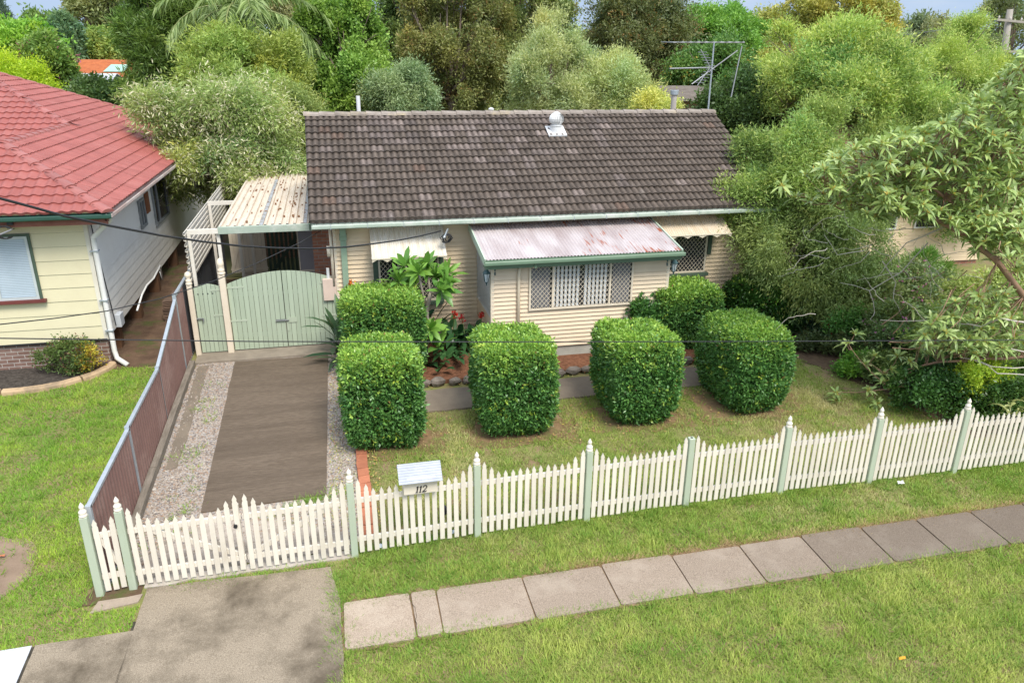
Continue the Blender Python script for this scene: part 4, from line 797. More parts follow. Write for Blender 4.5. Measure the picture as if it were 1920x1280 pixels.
def pgate(x0, y0, x1, y1, label, hinge_left):
    g = empty('picket_gate', ((x0 + x1) / 2, y0, 0), label, 'gate', 'cream picket driveway gates')
    p = picket_bay(g, (x0, y0), (x1, y1), 13, rs, tall=(.21, .13, .04), htop=1.08, name='gate_leaf', railz=(.24, .92))
    for x, y in ((x0 + .045, y0), (x1 - .045, y1)): MB().box((x - .03, y + .0, gz(y) + .1), (x + .03, y + .045, gz(y) + 1.12)).build('stile', PICKET, p)
    a, b = ((x0 + .1, y0 + .03, .98), (x1 - .1, y1 + .03, .3)) if hinge_left else ((x1 - .1, y1 + .03, .98), (x0 + .1, y0 + .03, .3))
    MB().bar(a, b, .04, .07).build('brace', PICKET, p); return g
g1 = pgate(-3.03, 9.6, -1.575, 9.635, 'left leaf of the cream picket driveway gate, with a round black hole', True)
MB().tube([(-1.655, 9.588, .80), (-1.655, 9.65, .80)], .028, 12).build('latch_hole', BLACK, g1)
pgate(-1.555, 9.635, -.12, 9.665, 'right leaf of the cream picket driveway gate, beside the post near the letterbox', False)
# letterbox
LX0, LX1, LYF, LYB, LZ0, LZ1 = .70, 1.19, 9.60, 9.90, .985, 1.26
LBP = pm('letterbox_paint', (.68, .62, .51), (.63, .56, .44), 4, .5, c3=(.6, .52, .4), s3=4, t3=(.6, .8))
lb = empty('letterbox', (.95, 9.75, .985), 'small cream letterbox with corrugated grey roof and number 112 on the picket fence', 'letterbox')
bxm = MB(); bxm.prism([(LX0, LYF, LZ0), (LX0, LYB, LZ0), (LX0, LYB, LZ1), (LX0, (LYF + LYB) / 2, LZ1 + .13), (LX0, LYF, LZ1)], (LX1 - LX0, 0, 0)); bxm.build('box', LBP, lb)
rf = MB(); ym = (LYF + LYB) / 2; RMM = pm('letterbox_iron', (.44, .46, .50), (.36, .38, .42), 8, .45, c3=(.42, .32, .32), s3=9, t3=(.6, .75))
for sg in (1, -1):
    v = np.array([0, sg * .2, -.165]); l = np.linalg.norm(v); v /= l; corrugated(rf, (LX1 + .07, ym, LZ1 + .15), v * 1.0, (-1, 0, 0), (0, sg * .64, .77), l + .05, LX1 - LX0 + .14, .041, .007, 8)
rf.build('roof', RMM, lb, smooth=True)
MB().box((LX0 + .05, LYF - .035, LZ1 - .035), (LX1 - .03, LYF - .002, LZ1 + .005)).build('flap', pm('flap_white', (.82, .79, .74), (.76, .72, .66), 4, .5), lb)
MB().box((LX0 + .14, LYF - .006, LZ1 - .065), (LX0 + .33, LYF - .001, LZ1 - .045)).build('slot', pm('slot_shadow', (.55, .47, .36), (.5, .43, .33), 4, .7), lb)
def digit(strokes, x0):
    d = MB()
    for k, (pl, wd) in enumerate(strokes):
        for i in range(len(pl) - 1):
            a, b = pl[i], pl[i + 1]; f = lambda q: (x0 + q[0] + .22 * q[1], LYF - .006 - .0004 * i - .0011 * k, LZ0 + .02 + q[1])
            d.bar(f(a), f(b), wd, .004, (0, -1, 0))
    d.build('number', BLACK, lb)
one = [([(.02, .0), (.02, .105)], .017), ([(.002, .004), (.038, .004)], .008), ([(.0, .085), (.02, .105)], .009)]
two = [([(.002, .078), (.008, .096), (.024, .108), (.044, .104), (.055, .088), (.052, .068), (.038, .046), (.018, .024), (.004, .006)], .012), ([(.0, .008), (.056, .008)], .016), ([(.054, .006), (.062, .024)], .007)]
digit(one, LX0 + .165); digit(one, LX0 + .212); digit(two, LX0 + .262)
# metal boundary fence
mf = empty('metal_fence', (-3.45, 13, .1), 'brown corrugated steel fence with grey rails beside the gravel driveway', 'fence')
BRN = pm('brown_steel', (.215, .125, .105), (.18, .105, .09), 2, .5, c3=(.25, .16, .135), s3=.8)
DGS = pm('charcoal_steel', (.05, .052, .055), (.065, .067, .07), 2, .5)
def mpanel(y0, y1, z0, z1, m, x=-3.45):
    b0, b1 = gz(y0) + .03, gz(y1) + .03; mb = MB(); n = int((y1 - y0) / .135 * 4); ys_ = np.linspace(y0, y1, n + 1); cyc = (0, 0, .04, .04)
    vs = []; 
    for i, y in enumerate(ys_):
        t = (y - y0) / (y1 - y0); dx = cyc[i % 4]; vs += [(x + dx, y, b0 + (b1 - b0) * t), (x + dx, y, z0 + (z1 - z0) * t - .02)]
    mb.add(vs, [(2 * i, 2 * i + 2, 2 * i + 3, 2 * i + 1) for i in range(n)]); p = mb.build('panel', m, mf)
    MB().bar((x + .01, y0, z0), (x + .01, y1, z1), .06, .045).build('top_rail', GALV, p); MB().bar((x + .01, y0, b0), (x + .01, y1, b1), .05, .04).build('bottom_rail', GALV, p)
for a in ((9.62, 11.85, 1.36, 1.37, BRN), (11.85, 14.28, 1.41, 1.41, BRN), (14.28, 16.66, 1.43, 2.03, BRN), (16.66, 17.5, 2.12, 2.12, BRN), (17.5, 19.9, 2.12, 2.14, DGS), (19.9, 22.3, 2.14, 2.16, DGS), (22.3, 24.6, 2.16, 2.2, DGS)): mpanel(*a)
for y, h in ((9.62, 1.38), (11.85, 1.43), (14.28, 1.46), (16.66, 2.16), (19.9, 2.18), (22.3, 2.2)): MB().box((-3.48, y - .03, gz(y) - .05), (-3.41, y + .03, h)).build('post', GALV, mf)
te = empty('timber_edging', (-3.36, 13.5, .1), 'weathered timber sleeper edging along the foot of the brown steel fence', 'edging')
for a, b in ((10.3, 12.5), (12.52, 14.8), (14.82, 16.95)): MB().prism([(-3.4, a, gz(a) - .05), (-3.29, a, gz(a) - .05), (-3.29, a, gz(a) + .15), (-3.4, a, gz(a) + .15)], (rs.uniform(-.01, .01), b - a, gz(b) - gz(a) + rs.uniform(-.01, .02))).build('sleeper', TIMBER, te)
# green timber gates at the house
def gate_post(x, y, h, w, label, cap):
    z = gz(y); p = empty('gate_post', (x, y, z), label, 'post'); MB().box((x - w / 2, y - w / 2, z - .1), (x + w / 2, y + w / 2, z + h)).build('shaft', CREAMV, p, bevel=.012)
    MB().lathe([(w * .62, 0), (w * .66, .02), (w * .6, .045), (w * .5, .06), (w * .56, .075), (w * .56, .12)] + ([(w * .35, .14), (w * .55, .2), (w * .58, .26), (w * .42, .33), (w * .1, .37)] if cap else [(w * .3, .14), (w * .62, .19), (w * .66, .23), (w * .45, .28), (w * .1, .3)]), (x, y, z + h), 16).build('finial', CREAMV, p, smooth=True)
gate_post(-3.27, 17.5, 1.72, .11, 'slim cream gate post with round ball finial against the steel fence', False)
gate_post(-2.56, 17.52, 1.92, .135, 'stout cream gate post with domed finial between the two green gates', True)
def board_gate(parent, x0, x1, y, topf, nb, name='leaf'):
    mb = MB(); w = (x1 - x0) / nb
    for i in range(nb):
        a, b = x0 + i * w + .004, x0 + (i + 1) * w - .004; g = rs.uniform(.93, 1.06); z0 = gz(y) + .07
        mb.prism([(a, y, z0), (b, y, z0), (b, y, topf(b)), (a, y, topf(a))], (0, .02, 0), (g, g, g * .98))
    p = mb.build(name, SAGED, parent)
    for z in (.75, 1.75): MB().box((x0 + .03, y + .022, z), (x1 - .03, y + .06, z + .1)).build('ledge', SAGED, p)
    return p
def strap(parent, x0, x1, y, z): MB().box((x0, y - .008, z - .022), (x1, y - .002, z + .022)).build('hinge', SAGE, parent)
sg_ = empty('side_gate', (-2.92, 17.55, .4), 'narrow green board pedestrian gate with curved top and peg holes', 'gate')
p = board_gate(sg_, -3.2, -2.64, 17.53, lambda x: 2.03 + .07 * math.sin((x + 3.2) / .56 * math.pi), 6); strap(p, -2.86, -2.63, 17.53, 1.95); strap(p, -2.86, -2.63, 17.53, 1.35)
for k in range(4): MB().box((-3.13 + k * .105, 17.524, 1.86), (-3.105 + k * .105, 17.529, 1.885)).build('peg_hole', DARKIN, p); 
MB().tube([(-3.24, 17.5, 1.3), (-3.1, 17.5, 1.3), (-3.07, 17.49, 1.3), (-3.07, 17.48, 1.24)], .018, 6).build('latch', pm('tarnished_latch', (.2, .21, .2), (.14, .15, .14), 8, .4), p)
dg = empty('double_gate', (-1.3, 17.55, .4), 'wide arched double driveway gate of pale green boards with centre bolt', 'gate')
tp2 = lambda x: 2.06 + .255 * math.sin(max(0, min(1, (x + 2.48) / 2.42)) * math.pi) ** .85
p = board_gate(dg, -2.48, -1.28, 17.55, tp2, 11); strap(p, -2.5, -2.12, 17.55, 1.98); strap(p, -2.5, -2.12, 17.55, 1.18)
MB().box((-1.5, 17.535, 1.10), (-1.27, 17.545, 1.15)).build('bolt_plate', pm('tarnished_latch', ()), p); MB().tube([(-1.5, 17.525, 1.12), (-1.2, 17.525, 1.12)], .016, 6).build('bolt', pm('tarnished_latch', ()), p)
p = board_gate(dg, -1.27, -.08, 17.55, tp2, 11); strap(p, -.44, -.08, 17.55, 1.98); strap(p, -.44, -.08, 17.55, 1.18); MB().box((-1.24, 17.535, 1.06), (-1.02, 17.545, 1.19)).build('bolt_plate', SAGE, p); MB().box((-1.255, 17.537, .85), (-1.215, 17.548, 1.05)).build('drop_bolt', SAGE, p)
# carport
cpn = empty('carport', (-1.8, 20.5, .4), 'cream corrugated steel carport lean-to between the two houses', 'carport')
CRS = pm('cream_steel', (.70, .655, .57), (.62, .57, .475), 2, .5, c3=(.42, .33, .22), s3=1.6, t3=(.60, .85))
CRR = pm('cream_roof_sheet', (.62, .545, .445), (.52, .43, .33), 3, .55, stretch=(4, .5, 1), c3=(.33, .24, .17), s3=2.4, t3=(.58, .78))
mb = MB(); rl0, rr0 = -2.53, -.56; yfr, ybk = 17.8, 26.0; zf = 3.30
w = .162; xk = rl0; us = []
while xk < rr0 - .02: us += [(xk, .045), (xk + .045, .045), (xk + .062, 0), (xk + w - .017, 0)]; xk += w
us.append((rr0, 0.045)); n = len(us); vs = [(x, yfr + .03, zf + h) for x, h in us] + [(x, ybk, zf + h) for x, h in us]; mb.add(vs, [(i, i + 1, n + i + 1, n + i) for i in range(n - 1)])
crf = mb.build('roof_sheet', CRR, cpn)
for x, ye in ((-1.69, 24.6), (-.72, ybk)): MB().box((x, yfr + .05, zf + .015), (x + .1, ye, zf + .03)).build('skylight_strip', pm('grey_laserlight', (.30, .32, .34), (.38, .39, .40), 7, .5, c3=(.2, .18, .15), s3=5), crf)
lt = MB(); rs2 = random.Random(77)
for k in range(110):
    x = rl0 + .1 + (rr0 - rl0 - .2) * rs2.random() ** .8; y = yfr + .2 + 7.8 * rs2.random() ** .7; s_ = rs2.uniform(.02, .06); lt.box((x, y, zf + .012), (x + s_, y + s_ * 1.5, zf + .03 + rs2.random() * .02))
tag(lt.build('fallen_leaves', pm('dead_leaf', (.17, .08, .04), (.26, .14, .07), 20, .9), None), kind='stuff')
MB().box((rl0 - .02, yfr - .06, zf - .13), (-.50, yfr, zf + .035)).build('front_fascia', GREENF, cpn, bevel=.01)
MB().box((-3.2, yfr - .055, zf - .11), (rl0 - .021, yfr + .005, zf + .0)).build('side_beam', CRS, cpn)
MB().box((-3.22, 21.25, zf - .1), (rl0 - .031, 21.31, zf - .0)).build('side_beam', CRS, cpn)
MB().box((rl0 - .03, yfr + .01, zf - .12), (rl0 + .03, ybk, zf - .02)).build('roof_beam', CRS, cpn)
for x, y, zt in ((-3.17, yfr - .02, zf - .11), (-2.57, yfr + .05, zf - .12), (-3.18, 21.28, zf - .1), (-2.55, 21.4, zf - .12), (-2.3, 22.0, zf - .02), (-2.55, 25.8, zf - .12)): MB().box((x - .036, y - .036, .3), (x + .036, y + .036, zt)).build('post', CRS, cpn)
mb = MB(); zc0, zc1 = 2.12, 3.26; k = 9; prof2 = []
for i in range(k):
    z = zc0 + (zc1 - zc0) * i / k; d_ = (zc1 - zc0) / k; prof2 += [(0, z), (.0, z + d_ * .4), (.04, z + d_ * .55), (.04, z + d_ * .85)]
prof2.append((0, zc1)); m = len(prof2)
vs = [(-3.24 - a, 17.66, z) for a, z in prof2] + [(-3.24 - a, 25.8, z) for a, z in prof2]; mb.add(vs, [(i, i + 1, m + i + 1, m + i) for i in range(m - 1)]); mb.build('side_cladding', CRS, cpn)
# things under the carport
DKG = pm('dark_gate_green', (.035, .06, .04), (.05, .075, .05), 4, .6)
bgx = empty('timber_door', (-2.4, 22.6, .4), 'cream board door with cross braces at the back of the carport', 'door')
mb = MB()
for i in range(10): mb.box((-2.98 + i * .098, 22.6, 1.0), (-2.98 + i * .098 + .092, 22.62, 2.6))
pnl = mb.build('board_panel', CREAMV, bgx)
for a, b in (((-2.98, 1.05), (-2.5, 2.55)), ((-2.5, 2.55), (-2.02, 1.05))): MB().bar((a[0], 22.58, a[1]), (b[0], 22.58, b[1]), .09, .03, (0, 1, 0)).build('brace', CREAMV, pnl)
for z in (.98, 2.55): MB().box((-3.0, 22.56, z), (-2.0, 22.595, z + .09)).build('rail', CREAMV, pnl)
MB().box((-2.7, 22.61, .45), (-2.0, 22.63, 1.0)).build('lower_panel', CREAMV, bgx)
sgt = empty('slat_gate', (-1.5, 22.6, .4), 'dark green slat gate with diagonal brace at the back of the carport', 'gate')
for i in range(9): MB().box((-1.95 + i * .125, 22.62, .48), (-1.95 + i * .125 + .075, 22.64, 2.5)).build('slat', DKG, sgt)
for z in (.75, 2.2): MB().box((-1.97, 22.59, z), (-.85, 22.615, z + .09)).build('rail', DKG, sgt)
MB().bar((-1.93, 22.57, .85), (-.9, 22.57, 2.25), .09, .02, (0, 1, 0)).build('brace', DKG, sgt)
MB().box((-3.4, 26.3, .4), (-.1, 26.4, 2.4)).build('back_fence', brickmat('back_brick', (.26, .13, .08), (.33, .18, .11), (.3, .26, .22)))
tag(bpy.data.objects['back_fence'], 'low red brick wall glimpsed through the dark slat gate', 'wall')
dr = empty('leaning_panel', (-.62, 19.6, .4), 'tall plain grey panel with pale frame leaning by the house side', 'panel')
MB().box((-.93, 19.6, .45), (-.40, 19.63, 2.95)).build('sheet', pm('grey_sheet', (.33, .31, .31), (.28, .265, .27), 2, .6), dr)
for a, b in (((-.95, .42), (-.92, 2.98)), ((-.41, .42), (-.38, 2.98)), ((-.92, 1.72), (-.41, 1.76)), ((-.92, 2.94), (-.41, 2.97))): MB().box((a[0], 19.585, a[1]), (b[0], 19.64, b[1])).build('frame', CREAMV, dr)

# ================================================================== EDGINGS AND SMALL THINGS
be = empty('brick_edging', (.2, 11.2, .1), 'straight row of orange bricks edging the lawn beside the gravel', 'edging')
OB = pm('orange_brick', (.42, .16, .085), (.33, .12, .065), 6, .9, .4, 40, tint=True, c3=(.2, .1, .07), s3=5, t3=(.6, .75)); y = 10.05
mb = MB()
while y < 12.6:
    xx = .175 + .025 * math.sin(y * 3) * .3 + (12.5 - y) * -.005; a = gz(y); g = rs.uniform(.85, 1.2)
    mb.prism([(xx - .09, y, a - .03), (xx + .1, y, a - .03), (xx + .1, y, a + .075 + rs.uniform(-.01, .01)), (xx - .09, y, a + .075 + rs.uniform(-.01, .01))], (rs.uniform(-.01, .01), .222, .01), (g, g, g)); y += .232
mb.build('brick_row', OB, be)
def rock(name, c, r, seed, m, label, cat, group, sq=(1, .7, .55), parent=None):
    rg = np.random.RandomState(seed); bm = []; nu, nv2 = 10, 6; vs = []; ds = unit(rg.randn(9, 3)); am = .62 + .25 * rg.rand(9)
    for i in range(nv2 + 1):
        for j in range(nu):
            ph = math.pi * i / nv2; th = 2 * math.pi * j / nu; d = np.array([math.sin(ph) * math.cos(th), math.sin(ph) * math.sin(th), math.cos(ph)]); rr = 1.0
            for e, a in zip(ds, am):
                q = d @ e
                if q > .05: rr = min(rr, a / q)
            vs.append(np.array(c) + d * rr * r * np.array(sq))
    fs = [(i * nu + j, i * nu + (j + 1) % nu, (i + 1) * nu + (j + 1) % nu, (i + 1) * nu + j) for i in range(nv2) for j in range(nu)]
    o = MB().add(vs, fs).build(name, m, parent)
    if label: tag(o, label, cat, group)
    return o
ROCK = pm('edging_rock', (.13, .105, .085), (.23, .195, .16), 5, .9, .6, 20); rk = 0; x = 1.5; rs4 = random.Random(14)
while x < 8.7:
    r_ = rs4.uniform(.15, .23); x += r_ * .85
    rock('edging_rock', (x, 14.93 + rs4.uniform(-.03, .03), gz(14.9) + .09), r_, 100 + rk, ROCK, 'dark rough stone bordering the red mulch bed along the garden path', 'rock', 'stones edging the mulch bed', (1.0, .62, .62)); x += r_ * .95; rk += 1
ge = empty('garden_edging', (-6.5, 16.4, .35), 'curved tan concrete kerb around the dark garden bed of the yellow house', 'edging')
TANC = pm('tan_concrete', (.50, .36, .22), (.42, .29, .17), 3, .9, .3, 40, c3=(.3, .22, .14), s3=3)
ed = [(-9.0, 16.2), (-8.0, 16.22), (-7.25, 16.25), (-6.94, 16.24), (-6.6, 16.24), (-6.2, 16.3), (-5.85, 16.42), (-5.55, 16.6), (-5.3, 16.82), (-5.14, 17.06), (-5.06, 17.3)]
def kerb(pl, nm):
    m = MB(); n = len(pl); vs = []
    for i in range(n):
        a = np.array(pl[max(0, i - 1)]); b = np.array(pl[min(n - 1, i + 1)]); d = (b - a) / np.linalg.norm(b - a); nn = np.array([d[1], -d[0]]); q = np.array(pl[i]); z = gz(q[1])
        for off, h in ((.085, -.03), (.075, .075), (.045, .11), (-.05, .115), (-.08, .085), (-.085, -.03)): vs.append((q[0] + nn[0] * off, q[1] + nn[1] * off, z + h))
    k = 6; fs = [(i * k + j, i * k + (j + 1) % k, (i + 1) * k + (j + 1) % k, (i + 1) * k + j) for i in range(n - 1) for j in range(k)] + [tuple(range(k)), tuple((n - 1) * k + j for j in range(k))]
    m.add(vs, fs).build(nm, TANC, ge)
kerb(ed[:3] + [(-6.97, 16.245)], 'kerb_segment'); kerb([(-6.92, 16.24)] + ed[4:8], 'kerb_segment'); kerb([(-5.53, 16.62)] + ed[8:], 'kerb_segment')
st = atY(300, 600, 20.4)
for (x, y, n, lab) in ((-4.28, 20.35, 13, 'near stack of brown roof tiles under the white side wall'), (-4.2, 21.2, 12, 'further stack of brown roof tiles under the white side wall')):
    e = empty('tile_stack', (x, y, gz(y)), lab, 'tile stack', 'stacks of spare roof tiles'); mb = MB(); z = gz(y) + .02
    for i in range(n):
        dx, dy = rs.uniform(-.02, .02), rs.uniform(-.02, .02); g = rs.uniform(.7, 1.3); w_ = np.linspace(-.21, .21, 9); h = .014 * np.abs(np.sin(w_ / .42 * 2 * math.pi))
        vs = [(x + dx + q, y + dy - .17, z + hh) for q, hh in zip(w_, h)] + [(x + dx + q, y + dy + .17, z + hh) for q, hh in zip(w_, h)] + [(x + dx + q, y + dy - .17, z + hh + .022) for q, hh in zip(w_, h)] + [(x + dx + q, y + dy + .17, z + hh + .022) for q, hh in zip(w_, h)]
        fs = []
        for j in range(8): fs += [(j, j + 9, j + 10, j + 1), (18 + j, 19 + j, 28 + j, 27 + j), (j, j + 1, 19 + j, 18 + j), (9 + j, 27 + j, 28 + j, 10 + j)]
        fs += [(0, 18, 27, 9), (8, 17, 35, 26)]; mb.add(vs, fs, (g, g, g)); z += .042
    mb.build('tiles', pm('spare_tile', (.13, .085, .06), (.2, .13, .09), 5, .9, tint=True), e)
mb = MB(); q = [atX(300, 498, -4.6), atX(288, 522, -4.6), atX(275, 535, -4.6), atX(266, 553, -4.6), atX(257, 582, -4.6)]; mb.tube([(-4.75, 21.7, 1.35), (-4.62, 21.3, 1.25)] + q, .022, 8); tag(mb.build('hose_pipe', pm('white_pvc', ()), smooth=True), 'bent white plastic pipe hanging under the side of the yellow house', 'pipe')
def litter(name, c, sx, sy, m, label, cat, seed, h=.03):
    rg = np.random.RandomState(seed); xs_ = np.linspace(-1, 1, 5); vs = [(c[0] + sx * a + .2 * sx * b, c[1] + sy * b, c[2] + .012 + h * rg.rand()) for b in xs_ for a in xs_]; o = MB().add(vs, [(5 * i + j, 5 * i + j + 1, 5 * i + j + 6, 5 * i + j + 5) for i in range(4) for j in range(4)]).build(name, m); return tag(o, label, cat)
PAPER = pm('paper', (.75, .73, .72), (.68, .68, .70), 6, .7); BLUEP = pm('blue_white_wrapper', (.55, .62, .72), (.75, .76, .78), 9, .5)
def at(px, py): p = G(px, py); return (p[0], p[1], gz(p[1]) + .03)
litter('paper_scrap', at(1688, 909), .06, .035, PAPER, 'crumpled white paper scrap on the grass outside the picket fence', 'litter', 1)
litter('wrapper', at(853, 1001), .05, .04, BLUEP, 'pale blue wrapper caught behind the pickets left of the second post', 'litter', 2); litter('leaflet', at(716, 1028), .045, .05, BLUEP, 'small blue and white leaflet under the pickets beside the brick edging', 'litter', 3)
litter('autumn_leaf', at(1690, 1240), .05, .018, pm('orange_leaf', (.75, .33, .03), (.8, .42, .05), 5, .6), 'single orange leaf lying on the lower lawn', 'leaf', 4)
litter('bark_chip', at(3, 1047), .06, .03, pm('orange_chip', (.5, .2, .09), (.4, .15, .07), 5, .8), 'orange wood chip on the bare earth patch', 'wood chip', 5)
sl_ = empty('garden_light', (1.33, 10.05, .02), 'small black solar light in the lawn behind the letterbox', 'light'); MB().lathe([(.012, 0), (.012, .28)], (1.33, 10.05, .0), 8).build('stake', GALV, sl_); MB().lathe([(.04, .28), (.055, .30), (.06, .38), (.045, .42)], (1.33, 10.05, 0), 12).build('lamp_head', BLACK, sl_)
fl = MB(); rs5 = random.Random(31)
for k in range(900):
    reg = rs5.choice([(.2, 9.2, 12.0, 13.6), (.2, 9.2, 12.0, 13.6), (1.4, 9, 14.75, 15.2), (.1, .45, 10, 13), (-.4, 0, 11, 16)]); x = rs5.uniform(reg[0], reg[1]); y = rs5.uniform(reg[2], reg[3]); s_ = rs5.uniform(.012, .03); a = rs5.uniform(0, 6.3); z = gz(y) + .04 + rs5.random() * .02
    ux, uy = math.cos(a) * s_, math.sin(a) * s_; fl.add([(x - ux, y - uy, z), (x + uy * .5, y - ux * .5, z + .01), (x + ux, y + uy, z + .004), (x - uy * .5, y + ux * .5, z + .012)], [(0, 1, 2, 3)], rs5.choice([(.55, .42, .08), (.35, .17, .07), (.42, .25, .1), (.6, .5, .2)]))
tag(fl.build('fallen_leaves', pm('fallen_leaf', (.9, .9, .9), (1, 1, 1), 5, .8, tint=True)), kind='stuff')

# ================================================================== OVERHEAD WIRES
def wire(name, pts, x0, x1, r, label, m=BLACK, ends=None):
    """pts: survey pixels; plan line from x0 (X,Y) to x1 (X,Y) -> real heights along it"""
    a = np.array(x0, float); b = np.array(x1, float); d = b - a; nn = np.array([-d[1], d[0]]); P = []
    for p in pts:
        q = ray(*p); t = (nn @ a) / (nn @ q[:2]); P.append(CAM + q * t)
    o = MB().tube(P, r, 6).build(name, m, smooth=True); return tag(o, label, 'cable', 'overhead wires')
s0 = atY(0, 372, 9.0)
wire('service_cable', [(-60, 352), (0, 372), (60, 388), (120, 405), (210, 424), (300, 441), (380, 453), (450, 461), (520, 465), (590, 466), (650, 463), (700, 457), (750, 450), (790, 442), (826, 433)], s0[:2], (2.42, 16.8), .016, 'thick black service cable sagging across to the bracket under the gutter')
wire('phone_wire', [(-40, 612), (0, 608), (100, 597), (200, 583), (300, 560), (400, 527), (480, 494), (560, 456), (602, 432)], atY(0, 608, 10.0)[:2], (-.15, 17.5), .008, 'thin black wire running from lower left up to the side of the cream house')
wire('street_wire', [(-60, 633), (0, 634), (480, 640), (960, 641), (1440, 640), (1980, 637)], (-5.5, 4.6), (7.5, 5.4), .0042, 'thin straight wire strung level right across in front of the hedges')
wire('neighbour_wire', [(-60, 447), (0, 440), (40, 423), (80, 403)], atY(0, 440, 13.5)[:2], (XE - 1.8, YEN - .03), .014, 'short grey wire ending at the fascia of the yellow house', pm('grey_wire', (.3, .3, .3), (.24, .24, .24), 5, .6))

# ================================================================== VEGETATION
def leaf6(P, D, Nn, L, Wd, droop, cols):
    """longer two-segment leaves: arrays P,D,N (n,3), L,Wd,droop (n,)"""
    n = len(P); S = unit(np.cross(D, Nn)); Nn = np.cross(S, D); L = L[:, None]; Wd = Wd[:, None]; dz = np.array([0, 0, -1.0])[None] * (droop[:, None] * L)
    a = P + D * L * .38 + dz * .12; b = P + D * L * .72 + dz * .45; t = P + D * L + dz
    l1, r1 = a + S * Wd * .5 + Nn * Wd * .16, a - S * Wd * .5 + Nn * Wd * .16; l2, r2 = b + S * Wd * .42 + Nn * Wd * .12, b - S * Wd * .42 + Nn * Wd * .12
    V = np.stack([P, r1, a, l1, r2, b, l2, t], 1).reshape(-1, 3); o = 8 * np.arange(n)[:, None]
    F = np.concatenate([o + np.array([[0, 1, 2, 3]]), o + np.array([[1, 4, 5, 2]]), o + np.array([[3, 2, 5, 6]]), o + np.array([[4, 7, 6, 5]])])
    return V, F, np.repeat(cols, 8, 0)
def whorl(P, ax, n, L, Wd, rng, pal, droop=.25, spread=(.55, 1.25), rad=.0):
    """rosettes of leaves: P,ax (m,3)"""
    m = len(P); ax = unit(ax); ref = unit(np.cross(ax, rng.randn(m, 3))); b2 = np.cross(ax, ref); k = np.arange(n); th = (2.4 * k)[None] + rng.rand(m, 1) * 6.28 + .2 * rng.randn(m, n)
    ph = spread[0] + (spread[1] - spread[0]) * (k / max(1, n - 1))[None] + .15 * rng.randn(m, n)
    D = np.cos(ph)[..., None] * ax[:, None] + np.sin(ph)[..., None] * (np.cos(th)[..., None] * ref[:, None] + np.sin(th)[..., None] * b2[:, None])
    PP = np.repeat(P[:, None], n, 1) + D * rad; D = unit(D.reshape(-1, 3)); N_ = np.repeat(ax[:, None], n, 1).reshape(-1, 3) + .25 * rng.randn(m * n, 3)
    t = np.clip(.5 + .3 * rng.randn(m * n), 0, 1) * .7 + np.repeat(rng.rand(m), n) * .3; c = mixcol(pal[0], pal[1], t) * (.85 + .3 * rng.rand(m * n, 1))
    return leaf6(PP.reshape(-1, 3), D, N_, L * (.7 + .5 * rng.rand(m * n)), Wd * (.75 + .4 * rng.rand(m * n)), droop * (.4 + rng.rand(m * n)), c)

